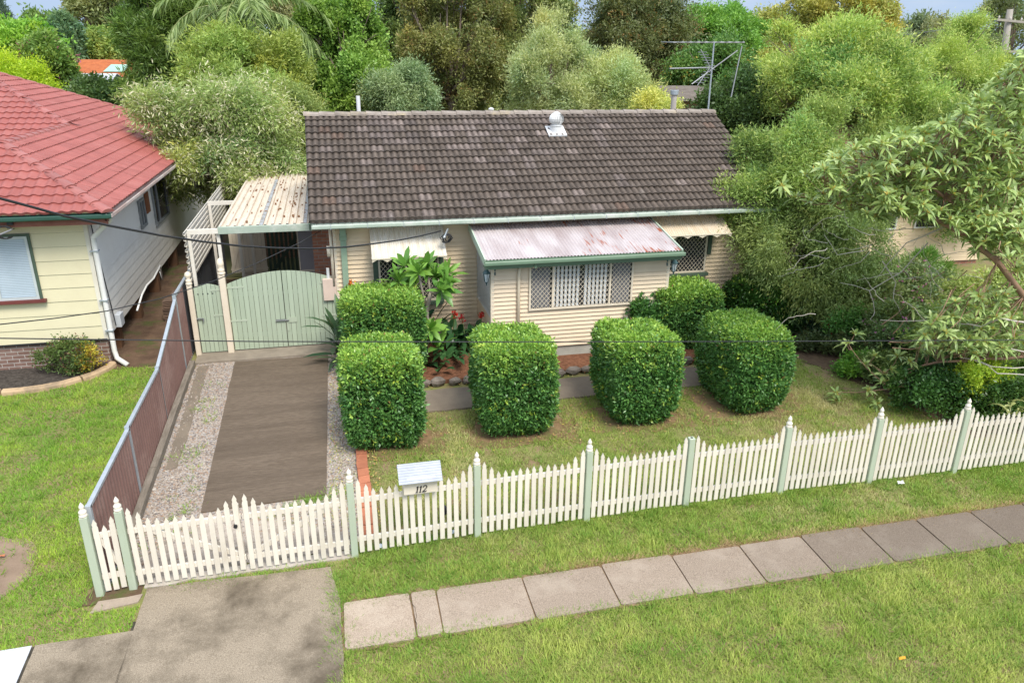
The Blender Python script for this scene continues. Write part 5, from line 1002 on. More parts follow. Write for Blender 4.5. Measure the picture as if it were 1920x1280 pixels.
def hedge(label, x0, x1, y0, y1, zt, seed, n=6000, per=6, L=.075, Wd=.036, side=((.05, .16, .04), (.17, .34, .08)), top=((.18, .36, .05), (.43, .60, .11)), nexp=8, base=.74, group='clipped hedges', kind='clipped_hedge', zb=None, cat='hedge', rough=.045):
    rng = np.random.RandomState(seed); c = np.array([(x0 + x1) / 2, (y0 + y1) / 2, 0]); h = np.array([(x1 - x0) / 2 - .07, (y1 - y0) / 2 - .05]); zt = zt - .03; z0 = gz(y0) if zb is None else zb; hz = (zt - z0) / 2
    root = empty(kind, (c[0], c[1], z0), label, cat, group)
    def surf(n, sc):
        a = np.array([h[1] * hz, h[0] * hz, h[0] * h[1]]); ax = rng.choice(3, n, p=a / a.sum()); p = rng.rand(n, 3) * 2 - 1; p[np.arange(n), ax] = np.sign(rng.rand(n) - (.5 if True else 0)); k = (ax == 2) & (p[:, 2] < 0) & (rng.rand(n) < .6); p[k, 2] = 1
        q = p / (np.sum(np.abs(p) ** nexp, 1, keepdims=True) ** (1 / nexp)); nn = np.sign(q) * np.abs(q) ** (nexp - 1); nn = unit(nn / np.array([h[0], h[1], hz])); zn = (q[:, 2] + 1) / 2
        tp = 1 - (1 - base) * np.clip(1 - zn / .36, 0, 1) ** 1.5; q = q * sc; lump = 1 + rough * (noise2(q[:, 0] * 3 + seed, q[:, 2] * 3 + q[:, 1] * 2.3)[:, None])
        P = np.stack([c[0] + q[:, 0] * h[0] * tp, c[1] + q[:, 1] * h[1] * tp, z0 + hz + q[:, 2] * hz], 1); P = np.array([c[0], c[1], z0 + hz]) + (P - np.array([c[0], c[1], z0 + hz])) * lump
        return P, nn, zn
    parts = []
    for nn_, sc, dk in ((n, 1.0, 1), (n // 2, .9, .8)):
        P, N_, zn = surf(nn_, sc); N_[:, 2] += .25; N_ = unit(N_); gp_ = noise2(P[:, 0] * 4.3 + seed, P[:, 2] * 4.7 + P[:, 1] * 3.9); kp = ((gp_ > -1.0) | (rng.rand(len(P)) < .35)) & ((zn > .13) | (rng.rand(len(P)) < .5)); P, N_, zn = P[kp], N_[kp], zn[kp]; m = len(P); P = P + N_ * rng.randn(m, 1) * .022
        D = unit(np.repeat(N_, per, 0) * .8 + rng.randn(m * per, 3) * .75); PP = np.repeat(P, per, 0) + rng.randn(m * per, 3) * .028
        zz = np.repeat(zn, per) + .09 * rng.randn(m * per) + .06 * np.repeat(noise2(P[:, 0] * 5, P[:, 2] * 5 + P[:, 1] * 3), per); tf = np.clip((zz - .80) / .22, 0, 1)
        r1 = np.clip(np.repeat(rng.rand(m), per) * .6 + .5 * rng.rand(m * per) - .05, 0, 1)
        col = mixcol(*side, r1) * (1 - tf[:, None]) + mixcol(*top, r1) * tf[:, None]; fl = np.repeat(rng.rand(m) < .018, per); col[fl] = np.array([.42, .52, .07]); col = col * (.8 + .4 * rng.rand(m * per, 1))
        parts.append(leaves_np(PP, D, L * (.6 + .7 * rng.rand(m * per)), Wd * (.7 + .6 * rng.rand(m * per)), rng, col, .18))
    P, N_, zn = surf(130, 1.0); N_[:, 2] += .5; N_ = unit(N_ + .3 * rng.randn(len(N_), 3)); ln = .03 + .10 * rng.rand(len(P)); q_ = np.linspace(0, 1, 9)    # stray shoots
    PP = (P[:, None] + N_[:, None] * (ln[:, None, None] * q_[None, :, None])).reshape(-1, 3); m = len(PP); c_ = mixcol((.20, .38, .05), (.46, .60, .12), np.repeat(rng.rand(len(P)), 9)); parts.append(leaves_np(PP, unit(np.repeat(N_, 9, 0) * .6 + .8 * rng.randn(m, 3)), L * (.6 + .5 * rng.rand(m)), Wd * (.7 + .4 * rng.rand(m)), rng, c_, .18))
    V, F, T = merge(parts); dd_ = np.repeat(rng.rand(len(V) // 4) < .006, 4); T[dd_] = np.array([.30, .19, .07]); npmesh('foliage', V, F, GLOSSY, root, T)
    # twiggy inside and stems
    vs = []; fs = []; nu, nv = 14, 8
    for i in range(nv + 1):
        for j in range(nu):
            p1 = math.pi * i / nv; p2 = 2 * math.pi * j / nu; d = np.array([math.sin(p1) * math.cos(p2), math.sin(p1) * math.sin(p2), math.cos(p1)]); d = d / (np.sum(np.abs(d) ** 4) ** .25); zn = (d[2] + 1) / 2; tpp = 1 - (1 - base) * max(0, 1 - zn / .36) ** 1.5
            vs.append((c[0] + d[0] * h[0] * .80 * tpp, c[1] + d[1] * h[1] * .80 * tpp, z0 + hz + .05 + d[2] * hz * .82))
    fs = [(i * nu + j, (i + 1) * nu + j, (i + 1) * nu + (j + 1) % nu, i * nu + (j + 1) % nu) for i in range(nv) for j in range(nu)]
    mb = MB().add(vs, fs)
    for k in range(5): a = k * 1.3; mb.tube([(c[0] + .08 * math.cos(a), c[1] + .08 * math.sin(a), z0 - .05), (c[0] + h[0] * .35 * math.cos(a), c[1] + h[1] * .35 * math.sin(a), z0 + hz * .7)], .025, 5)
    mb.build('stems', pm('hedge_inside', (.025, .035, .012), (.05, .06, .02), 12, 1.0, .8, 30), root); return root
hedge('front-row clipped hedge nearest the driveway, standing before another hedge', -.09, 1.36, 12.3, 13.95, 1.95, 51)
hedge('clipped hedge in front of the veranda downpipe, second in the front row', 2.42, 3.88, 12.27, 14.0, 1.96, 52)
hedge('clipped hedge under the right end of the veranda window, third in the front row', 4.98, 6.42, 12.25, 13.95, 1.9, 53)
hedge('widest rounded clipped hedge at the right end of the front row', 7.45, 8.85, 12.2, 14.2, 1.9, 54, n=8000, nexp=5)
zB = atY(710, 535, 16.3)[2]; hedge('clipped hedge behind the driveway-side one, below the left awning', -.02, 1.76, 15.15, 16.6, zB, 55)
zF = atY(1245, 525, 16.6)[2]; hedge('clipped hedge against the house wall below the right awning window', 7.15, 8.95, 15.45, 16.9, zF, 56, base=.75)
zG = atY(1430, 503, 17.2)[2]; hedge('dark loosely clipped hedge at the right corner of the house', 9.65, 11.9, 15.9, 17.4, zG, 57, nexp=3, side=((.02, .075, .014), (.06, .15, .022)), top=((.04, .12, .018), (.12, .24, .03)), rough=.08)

def bush(kind, label, c, R, seed, pal, ntw=500, per=10, L=.09, Wd=.045, spread=.12, tip=0, tipcol=None, cat='shrub', group=None, mat=LEAF, nl=9, gain=1.6, **kw):
    rng = np.random.RandomState(seed); return make_tree(kind, label, c, R, (c[0], c[1], gz(c[1])), pal, rng, nl=nl, ntw=ntw, per=per, L=L, Wd=Wd, spread=spread, tip=tip, tipcol=tipcol, cat=cat, group=group, tr=.03, mat=mat, bottom=-.75, gain=gain, **kw)
bush('shrub', 'dark glossy camellia-like bush beside the veranda window corner', (6.85, 15.75, .95), (.5, .5, .75), 61, ((.02, .07, .02), (.06, .15, .03)), 420, 10, .12, .06, mat=GLOSSY)
bush('shrub', 'dark green shrub with reddish sprigs in the bed of the yellow house', (-5.85, 17.0, .78), (.5, .36, .46), 62, ((.045, .08, .025), (.12, .17, .045)), 420, 9, .06, .03, .08, .12, (.25, .12, .07))
bush('shrub', 'small golden yellow shrub by the downpipe of the yellow house', (-5.42, 16.95, .68), (.28, .25, .34), 63, ((.30, .24, .03), (.48, .40, .05)), 200, 9, .05, .025, .06, .3, (.4, .22, .06))
# canna lilies and strap-leaved plants
def leafy(kind, label, x, y, n, L, Wd, pal, seed, up=(.25, .9), droop=.35, flowers=(), fcol=(.65, .03, .02), z=None, cat='plant', group=None, rad=.12, stems=True):
    rng = np.random.RandomState(seed); zb = gz(y) + .05 if z is None else z; root = empty(kind, (x, y, zb), label, cat, group)
    th = rng.rand(n) * 6.283; ph = up[0] + (up[1] - up[0]) * rng.rand(n); D = np.stack([np.sin(ph) * np.cos(th), np.sin(ph) * np.sin(th), np.cos(ph)], 1)
    hh = rng.rand(n) * (L * .9 if stems else .05); P = np.stack([x + rng.randn(n) * rad, y + rng.randn(n) * rad, zb + hh], 1); N_ = np.cross(np.cross(D, np.array([0, 0, 1.0])), D) + .2 * rng.randn(n, 3)
    V, F, T = leaf6(P, D, N_, L * (.7 + .6 * rng.rand(n)), Wd * (.75 + .5 * rng.rand(n)), droop * (.5 + rng.rand(n)), mixcol(pal[0], pal[1], rng.rand(n)) * (.8 + .4 * rng.rand(n, 1)))
    npmesh('leaves', V, F, GLOSSY, root, T)
    for fx, fy, fz in flowers:
        q = np.array([fx, fy, fz]); MB().tube([(x, y, zb), q], .012, 5).build('flower_stem', pm('green_stem', (.10, .17, .05), (.14, .2, .06), 4, .6), root)
        f = rng.randn(26, 3) * .5; V, F, T = leaves_np(q + rng.randn(26, 3) * np.array([.03, .03, .05]), unit(f + [0, 0, .6]), np.full(26, .075), np.full(26, .045), rng, np.tile(fcol, (26, 1)) * (.7 + .6 * rng.rand(26, 1))); npmesh('flower', V, F, LEAF, root, T)
    return root
CAN = ((.025, .085, .03), (.075, .18, .055))
f = lambda px, py, Y: tuple(atY(px, py, Y))
leafy('canna_lily', 'canna lily clump with one red flower at the foot of the frangipani', 2.45, 16.5, 30, .52, .15, CAN, 71, flowers=[f(853, 590, 16.5)], group='canna lilies')
leafy('canna_lily', 'canna lily clump with a dark red flower in the middle of the bed', 2.85, 16.35, 30, .5, .15, CAN, 72, flowers=[f(866, 597, 16.3)], group='canna lilies', fcol=(.4, .015, .02))
leafy('canna_lily', 'canna lily clump with a red flower touching the veranda side wall', 3.1, 16.5, 26, .5, .15, CAN, 73, flowers=[f(903, 592, 16.4)], group='canna lilies')
leafy('ground_plant', 'low dark leafy plants at the front of the mulch bed', 2.2, 15.75, 36, .42, .14, CAN, 74, up=(.5, 1.3), rad=.3)
leafy('strap_plant', 'dark upright strap-leaved plant in front of the left window', .95, 17.1, 34, .95, .10, ((.02, .06, .03), (.05, .12, .05)), 75, up=(.05, .6), droop=.12, stems=False, rad=.25, z=1.05)
leafy('strap_plant', 'dark pointed strap-leaved plant below the window behind the frangipani', 1.75, 17.0, 30, .95, .13, ((.02, .06, .03), (.05, .12, .05)), 76, up=(.1, .9), droop=.25, stems=False, rad=.22, z=.8)
leafy('bird_of_paradise', 'spiky plant with grey-edged leaves leaning out beside the double gate', -.08, 16.65, 34, .85, .11, ((.03, .075, .035), (.09, .16, .06)), 77, up=(.3, 1.4), droop=.2, flowers=[f(657, 533, 16.9)], fcol=(.75, .2, .02), rad=.12)
leafy('strap_plant', 'dark arching strap-leaved clump beside the right corner hedge', 11.55, 15.6, 60, .95, .05, ((.02, .05, .03), (.06, .11, .05)), 78, up=(.2, 1.2), droop=.45, stems=False, rad=.2)
# frangipani
def frangipani():
    rng = np.random.RandomState(81); b = np.array([1.75, 16.15, gz(16.15)]); root = empty('frangipani', b, 'frangipani with grey bare stems and big glossy leaf rosettes by the left awning', 'tree')
    Y = 16.2; tips = [(785, 512, 16.1), (760, 500, 16.4), (800, 500, 16.5), (835, 530, 16.0), (818, 520, 16.4), (838, 515, 16.5), (748, 530, 16.2), (826, 545, 15.9), (806, 618, 15.7), (775, 540, 16.3)]
    tp = np.array([atY(*t) for t in tips]); ax = np.array([[0, -.25, 1]] * len(tp)) + rng.randn(len(tp), 3) * .3
    V, F, T = whorl(tp, ax, 15, .46, .135, rng, ((.08, .22, .04), (.25, .44, .07)), .2, (.3, 1.5)); npmesh('leaves', V, F, GLOSSY, root, T)
    mb = MB(); k1 = atY(808, 548, 16.1); k2 = atY(800, 580, 16.15); mb.tube([b - [0, 0, .1], (b + k2) / 2 + [.05, 0, 0], k2, k1], [.07, .06, .055, .045], 8)
    for t in tp:
        s_ = k1 if t[2] > 1.4 and t[0] > 1.75 else (k2 if t[2] > 1 else b); mb.tube([s_, (s_ + t) / 2 + [0, 0, -.06], t], [.04, .03, .025], 6)
    mb.build('trunk', pm('frangipani_bark', (.36, .31, .25), (.26, .22, .18), 6, .8), root, smooth=True)
frangipani()
leafy('young_frangipani', 'single low frangipani rosette among the canna lilies', 2.05, 15.7, 12, .5, .16, ((.08, .22, .04), (.22, .4, .07)), 82, up=(.3, 1.3), droop=.2, stems=False, rad=.03, z=.85)

# ---- far to near trees
def bt(kind, label, px0, px1, py0, py1, Y, seed, pal, **kw):
    a = atY(px0, (py0 + py1) / 2, Y); b = atY(px1, (py0 + py1) / 2, Y); t = atY((px0 + px1) / 2, py0, Y); u = atY((px0 + px1) / 2, py1, Y)
    rx = (b[0] - a[0]) / 2; rz = (t[2] - u[2]) / 2; c = np.array([(a[0] + b[0]) / 2, Y, (t[2] + u[2]) / 2]); ry = kw.pop('ry', min(rx, 4.5)); zb = kw.pop('zb', .35)
    rng = np.random.RandomState(seed); d = dict(ntw=2600, per=12, L=.26, Wd=.13, spread=.35, tr=.16 + .01 * Y / 4); d.update(kw)
    if Y > 28: d['L'] *= .66; d['Wd'] *= .68; d['per'] = int(d['per'] * 1.6); d['spread'] *= .85
    return make_tree(kind, label, c, (rx, ry, rz), (c[0] + rng.uniform(-.3, .3), Y, zb), pal, rng, **d)
GUM = ((.085, .10, .035), (.24, .25, .10)); OLIVE = ((.075, .09, .026), (.22, .22, .075)); BR = ((.06, .16, .025), (.24, .40, .06)); LIMEB = ((.12, .22, .04), (.42, .52, .10)); DARK = ((.022, .05, .016), (.075, .12, .035)); GREY = ((.17, .20, .085), (.38, .40, .19)); SHE = ((.04, .075, .016), (.13, .19, .035))
TB = 'trees behind the houses'
bt('pine_tree', 'dark blue-green pine tip in the top left corner', -25, 16, -10, 60, 75, 1, ((.05, .08, .06), (.10, .14, .10)), ntw=600, L=.45, Wd=.1, conic=.8, group=TB)
bt('gum_tree', 'tall airy gum tree with sky showing through, left of the feathery conifer', 118, 262, -70, 105, 70, 2, GUM, nl=30, lob=(.10, .19), shell=(.5, .98), ntw=800, L=.5, Wd=.2, spread=.5, bark=BARKP, group=TB)
bt('broadleaf_tree', 'rounded dark green tree between the gum and the bright tree at far left', 45, 140, 45, 150, 60, 3, ((.05, .10, .025), (.14, .21, .05)), L=.4, Wd=.2, spread=.5, group=TB)
bt('cypress_tree', 'grey-green tiered conifer right of the bright tree at far left', 92, 152, 42, 118, 56, 4, ((.05, .10, .05), (.12, .19, .09)), conic=.75, ntw=1500, L=.4, Wd=.14, group=TB)
bt('bushy_tree', 'olive rounded tree above the orange roof', 150, 250, 62, 122, 58, 5, ((.10, .14, .03), (.30, .33, .08)), L=.4, Wd=.2, ntw=1600, group=TB)
bt('broadleaf_tree', 'bright green spreading tree at the left edge behind the yellow house', -60, 105, 50, 185, 46, 6, ((.06, .15, .02), (.25, .38, .05)), L=.32, Wd=.16, group=TB)
bt('broadleaf_tree', 'mid green tree with pink blossom patches behind the red roof', 40, 130, 80, 190, 44, 7, ((.06, .12, .025), (.20, .27, .06)), L=.3, Wd=.15, ntw=2000, tip=.05, tipcol=(.45, .12, .2), group=TB)
bt('conifer_bush', 'round lime green conifer bush peeping over the red roof', -30, 88, 115, 230, 36, 8, ((.16, .26, .015), (.36, .46, .03)), L=.22, Wd=.06, ntw=3200, nl=10, lob=(.45, .6), shell=(.35, .5), group=TB)
bt('dark_shrub', 'dark green shrub mass in front of the far white shed', 128, 262, 166, 225, 42, 9, DARK, L=.3, Wd=.14, ntw=1800, group=TB)
bt('conifer_tree', 'tall dark feathery conifer left of the palm', 210, 390, -75, 225, 40, 10, SHE, L=.42, Wd=.07, droop=.1, spread=.4, nl=24, lob=(.2, .34), shell=(.45, .8), ntw=4200, conic=.35, up=.5, group=TB)
bt('gum_tree', 'pale tall gum tree behind the palm and the bright green camphor', 480, 690, -90, 150, 62, 11, ((.12, .12, .05), (.30, .28, .13)), nl=28, lob=(.12, .22), shell=(.5, .98), ntw=1100, L=.45, Wd=.16, spread=.5, bark=BARKP, group=TB)
bt('bottlebrush_tree', 'yellow-green bottlebrush tree below the palm', 338, 580, 72, 250, 33, 12, ((.075, .12, .022), (.31, .36, .085)), L=.26, Wd=.075, spread=.3, ntw=3400, nl=20, up=.7, jit=.7, tip=.12, tipcol=(.50, .56, .16), group=TB)
bt('camphor_tree', 'dense bright green domed tree rising behind the left end of the roof', 556, 748, -12, 300, 38, 13, ((.045, .105, .018), (.23, .34, .07)), L=.25, Wd=.14, ntw=6000, nl=44, lob=(.16, .26), shell=(.6, .85), spread=.28, up=.5, group=TB)
bt('broadleaf_tree', 'shadowy green tree between the bright camphor and the brown paperbark', 690, 830, -40, 220, 50, 14, ((.05, .08, .02), (.15, .19, .06)), L=.32, Wd=.14, ntw=2600, group=TB)
bt('grey_shrub_tree', 'grey-green drooping shrub tree just above the roof ridge', 690, 815, 118, 260, 35, 15, ((.08, .13, .06), (.24, .30, .15)), L=.26, Wd=.06, droop=.5, ntw=2600, group=TB)
bt('paperbark_tree', 'tall bronze-green paperbark with brown upright trunks behind the ridge', 738, 950, -60, 235, 44, 16, OLIVE, L=.26, Wd=.1, ntw=4600, nl=30, lob=(.18, .30), shell=(.55, .92), bark=BARK, tip=.09, tipcol=(.30, .19, .07), group=TB)
bt('paperbark_tree', 'taller bronze-green paperbark right of its twin, with a dark forked trunk', 900, 1060, -70, 210, 46, 17, ((.075, .095, .028), (.21, .24, .075)), L=.26, Wd=.1, ntw=4000, nl=28, lob=(.18, .30), shell=(.55, .92), tip=.06, tipcol=(.30, .2, .07), group=TB)
bt('willow_bottlebrush', 'pale grey-green feathery tree behind the roof vent', 945, 1125, 42, 270, 35, 18, GREY, L=.26, Wd=.055, ntw=3600, nl=24, lob=(.2, .3), up=.6, jit=.7, tip=.12, tipcol=(.45, .50, .16), group=TB)
bt('willow_bottlebrush', 'smaller pale feathery tree left of the flue', 1085, 1215, 92, 280, 34, 19, ((.17, .20, .075), (.40, .42, .18)), L=.26, Wd=.055, ntw=2600, nl=18, up=.6, jit=.7, tip=.12, tipcol=(.45, .50, .16), group=TB)
bt('oak_tree', 'tall dark tree with rusty orange highlights behind the antenna', 1088, 1290, -40, 240, 46, 20, ((.045, .065, .026), (.15, .16, .06)), L=.27, Wd=.12, ntw=4600, nl=28, tip=.09, tipcol=(.30, .18, .06), group=TB)
bt('broadleaf_tree', 'dense fresh green tree behind the antenna top', 1258, 1410, 10, 130, 52, 21, ((.04, .11, .02), (.17, .30, .05)), L=.3, Wd=.15, ntw=2600, group=TB)
bt('broadleaf_tree', 'dark green tree with yellowing leaves just right of the antenna mast', 1255, 1420, 85, 260, 40, 22, ((.03, .08, .02), (.12, .20, .045)), L=.26, Wd=.13, ntw=3000, tip=.05, tipcol=(.45, .36, .06), group=TB)
bt('gum_tree', 'distant pale gum beyond the far power pole', 1340, 1470, 22, 150, 85, 23, ((.14, .15, .085), (.28, .28, .16)), nl=24, lob=(.12, .2), shell=(.5, .98), ntw=700, L=.6, Wd=.22, spread=.8, bark=BARKP, group=TB)
bt('gum_tree', 'yellow-olive gum tree crown against the sky on the right', 1440, 1665, -35, 150, 58, 24, ((.14, .15, .03), (.38, .34, .09)), nl=26, lob=(.16, .28), shell=(.5, .9), L=.4, Wd=.18, ntw=2600, spread=.5, group=TB)
bt('gum_tree', 'distant dark gum crowns between the bright bottlebrush tops', 1630, 1760, 22, 140, 80, 25, ((.10, .12, .06), (.22, .24, .12)), nl=20, lob=(.16, .26), shell=(.5, .95), L=.6, Wd=.25, ntw=1200, spread=.8, group=TB)
bt('gum_tree', 'grey-green gum behind the wooden power pole at the right edge', 1800, 2000, -40, 170, 60, 26, ((.09, .11, .05), (.22, .24, .10)), nl=26, lob=(.14, .25), shell=(.5, .95), L=.45, Wd=.2, ntw=1300, spread=.5, group=TB)
bt('dark_shrub', 'dark glossy shrub beside the right gable end', 1335, 1455, 150, 300, 29, 27, DARK, L=.2, Wd=.11, ntw=2600, group=TB)
bt('yellow_shrub', 'small pale yellow shrub beside the flue above the ridge', 1195, 1262, 182, 240, 31, 28, ((.25, .27, .06), (.5, .46, .14)), L=.2, Wd=.08, ntw=700, group=TB)
for q, (a_, b_, t_, yy, pl) in enumerate([(60, 330, 92, 95, GUM), (300, 520, 20, 90, GUM), (480, 760, 30, 88, OLIVE), (800, 1010, 10, 92, OLIVE), (930, 1180, 62, 84, GREY), (1150, 1400, 78, 90, GUM), (1380, 1640, 70, 96, GUM), (1600, 1960, 78, 92, GUM)]):
    bt('gum_tree', ['broad hazy gum crown beyond the orange roof', 'broad hazy gum crown behind the palm', 'broad olive gum crown behind the camphor', 'broad olive gum crown behind the paperbarks', 'pale grey gum crown low behind the feathery trees', 'broad hazy gum crown low behind the antenna', 'broad hazy gum crown behind the right bottlebrushes', 'broad hazy gum crown behind the near power pole'][q], a_, b_, t_, 260, yy, 120 + q, pl, nl=30, lob=(.2, .32), ntw=2200, L=.6, Wd=.28, spread=.9, group='hazy gums far behind')
# bottlebrush trees on the right, in layers
BT = ((.065, .11, .028), (.28, .35, .085)); RB = 'bottlebrush trees on the right'
bt('bottlebrush_tree', 'tall bright yellow-green bottlebrush with dark twigs, right of the antenna', 1400, 1720, 32, 330, 27, 31, BT, L=.16, Wd=.042, spread=.26, per=16, ntw=8000, nl=34, lob=(.18, .28), shell=(.5, .92), up=.8, jit=.65, tip=.34, tipcol=(.62, .68, .20), along=.1, gain=2.2, group=RB)
bt('bottlebrush_tree', 'yellow-green bottlebrush with wind-swept tips near the power pole', 1640, 1900, 45, 330, 29, 32, BT, L=.16, Wd=.042, spread=.26, per=16, ntw=7000, nl=30, lob=(.18, .28), shell=(.5, .92), up=.8, jit=.65, tip=.34, tipcol=(.62, .68, .20), along=.1, gain=2.2, group=RB)
bt('bottlebrush_tree', 'mid-sized bottlebrush in front of the tall pair, beyond the foreground leaves', 1560, 1860, 210, 470, 23, 33, ((.055, .10, .028), (.24, .31, .085)), L=.13, Wd=.034, spread=.24, per=18, ntw=5200, nl=26, lob=(.2, .3), up=.7, jit=.65, tip=.1, tipcol=(.55,.6,.18), group=RB)
bt('bottlebrush_tree', 'weeping bottlebrush overhanging the right end of the house roof', 1345, 1610, 205, 520, 17.6, 34, ((.06, .105, .03), (.26, .34, .09)), L=.105, Wd=.026, spread=.19, per=18, ntw=9500, nl=36, lob=(.18, .28), shell=(.5, .95), up=.35, jit=.7, tip=.14, tipcol=(.58, .64, .2), along=.1, ry=1.9, tr=.10, group=RB)
bt('bottlebrush_tree', 'low weeping bottlebrush curtain hanging beside the corner hedge', 1405, 1655, 370, 615, 16.4, 35, ((.06, .095, .03), (.23, .29, .09)), L=.10, Wd=.024, spread=.2, per=18, ntw=4600, nl=20, droop=.7, up=-.2, jit=.6, ry=1.1, tr=.08, group=RB)
# cream-flowered bottlebrush by the carport
bt('flowering_bottlebrush', 'big rounded bottlebrush covered in cream flower spikes beside the red roof', 272, 572, 150, 400, 26.5, 36, ((.075, .11, .03), (.27, .31, .10)), L=.15, Wd=.034, spread=.26, per=16, ntw=8000, nl=36, lob=(.2, .3), shell=(.5, .88), up=.15, droop=.25, jit=.75, tip=.36, tipcol=(.80, .75, .52), gain=2.1, along=.1, ry=2.2, tr=.13)
bt('olive_shrub', 'olive shrub between the flowering bottlebrush and the house gable', 500, 600, 175, 330, 30, 37, ((.09, .12, .03), (.26, .30, .09)), L=.2, Wd=.06, ntw=2000, group=TB)

# cocos palm
def palm():
    rng = np.random.RandomState(91); Y = 36; c = atY(455, 30, Y); b = np.array([c[0], Y, .35]); root = empty('palm_tree', b, 'cocos palm with arching feathery fronds above the yellow-green bottlebrush', 'palm'); VV = []
    mb = MB(); mb.tube([b, (b + c) / 2 + [.2, 0, 0], c], [.22, .18, .14], 9); mb.build('trunk', BARKP, root, smooth=True); st = MB()
    for k in range(24):
        th = k * 2.4 + .3 * rng.randn(); el = rng.uniform(.1, 1.15); Lf = rng.uniform(3.2, 4.2); pts = []; p = c.copy(); d = np.array([math.cos(th) * math.cos(el), math.sin(th) * math.cos(el), math.sin(el)])
        for i in range(13): pts.append(p.copy()); p = p + d * Lf / 12; d = d + np.array([0, 0, -.155]); d /= np.linalg.norm(d)
        st.tube(pts, [.05 - .0035 * i for i in range(13)], 4); P = []; D = []
        for i in range(1, 12):
            dd = unit(pts[i + 1] - pts[i]); sd = unit(np.cross(dd, [0, 0, 1.0]))
            for q in np.linspace(0, 1, 9)[:-1]:
                for sg in (1, -1): P.append(pts[i] + (pts[i + 1] - pts[i]) * q); D.append(unit(sd * sg * .8 + dd * .45 + np.array([0, 0, -.35]) + rng.randn(3) * .16))
        P = np.array(P); D = np.array(D); n = len(P); VV.append(leaves_np(P, D, .62 * (.7 + .5 * rng.rand(n)), np.full(n, .065), rng, mixcol((.13, .21, .06), (.42, .52, .2), rng.rand(n)), .1, .35))
    V, F, T = merge(VV); npmesh('crown', V, F, LEAF, root, T); st.build('frond_stems', pm('palm_stem', (.2, .24, .08), (.28, .28, .12), 4, .7), root)
palm()

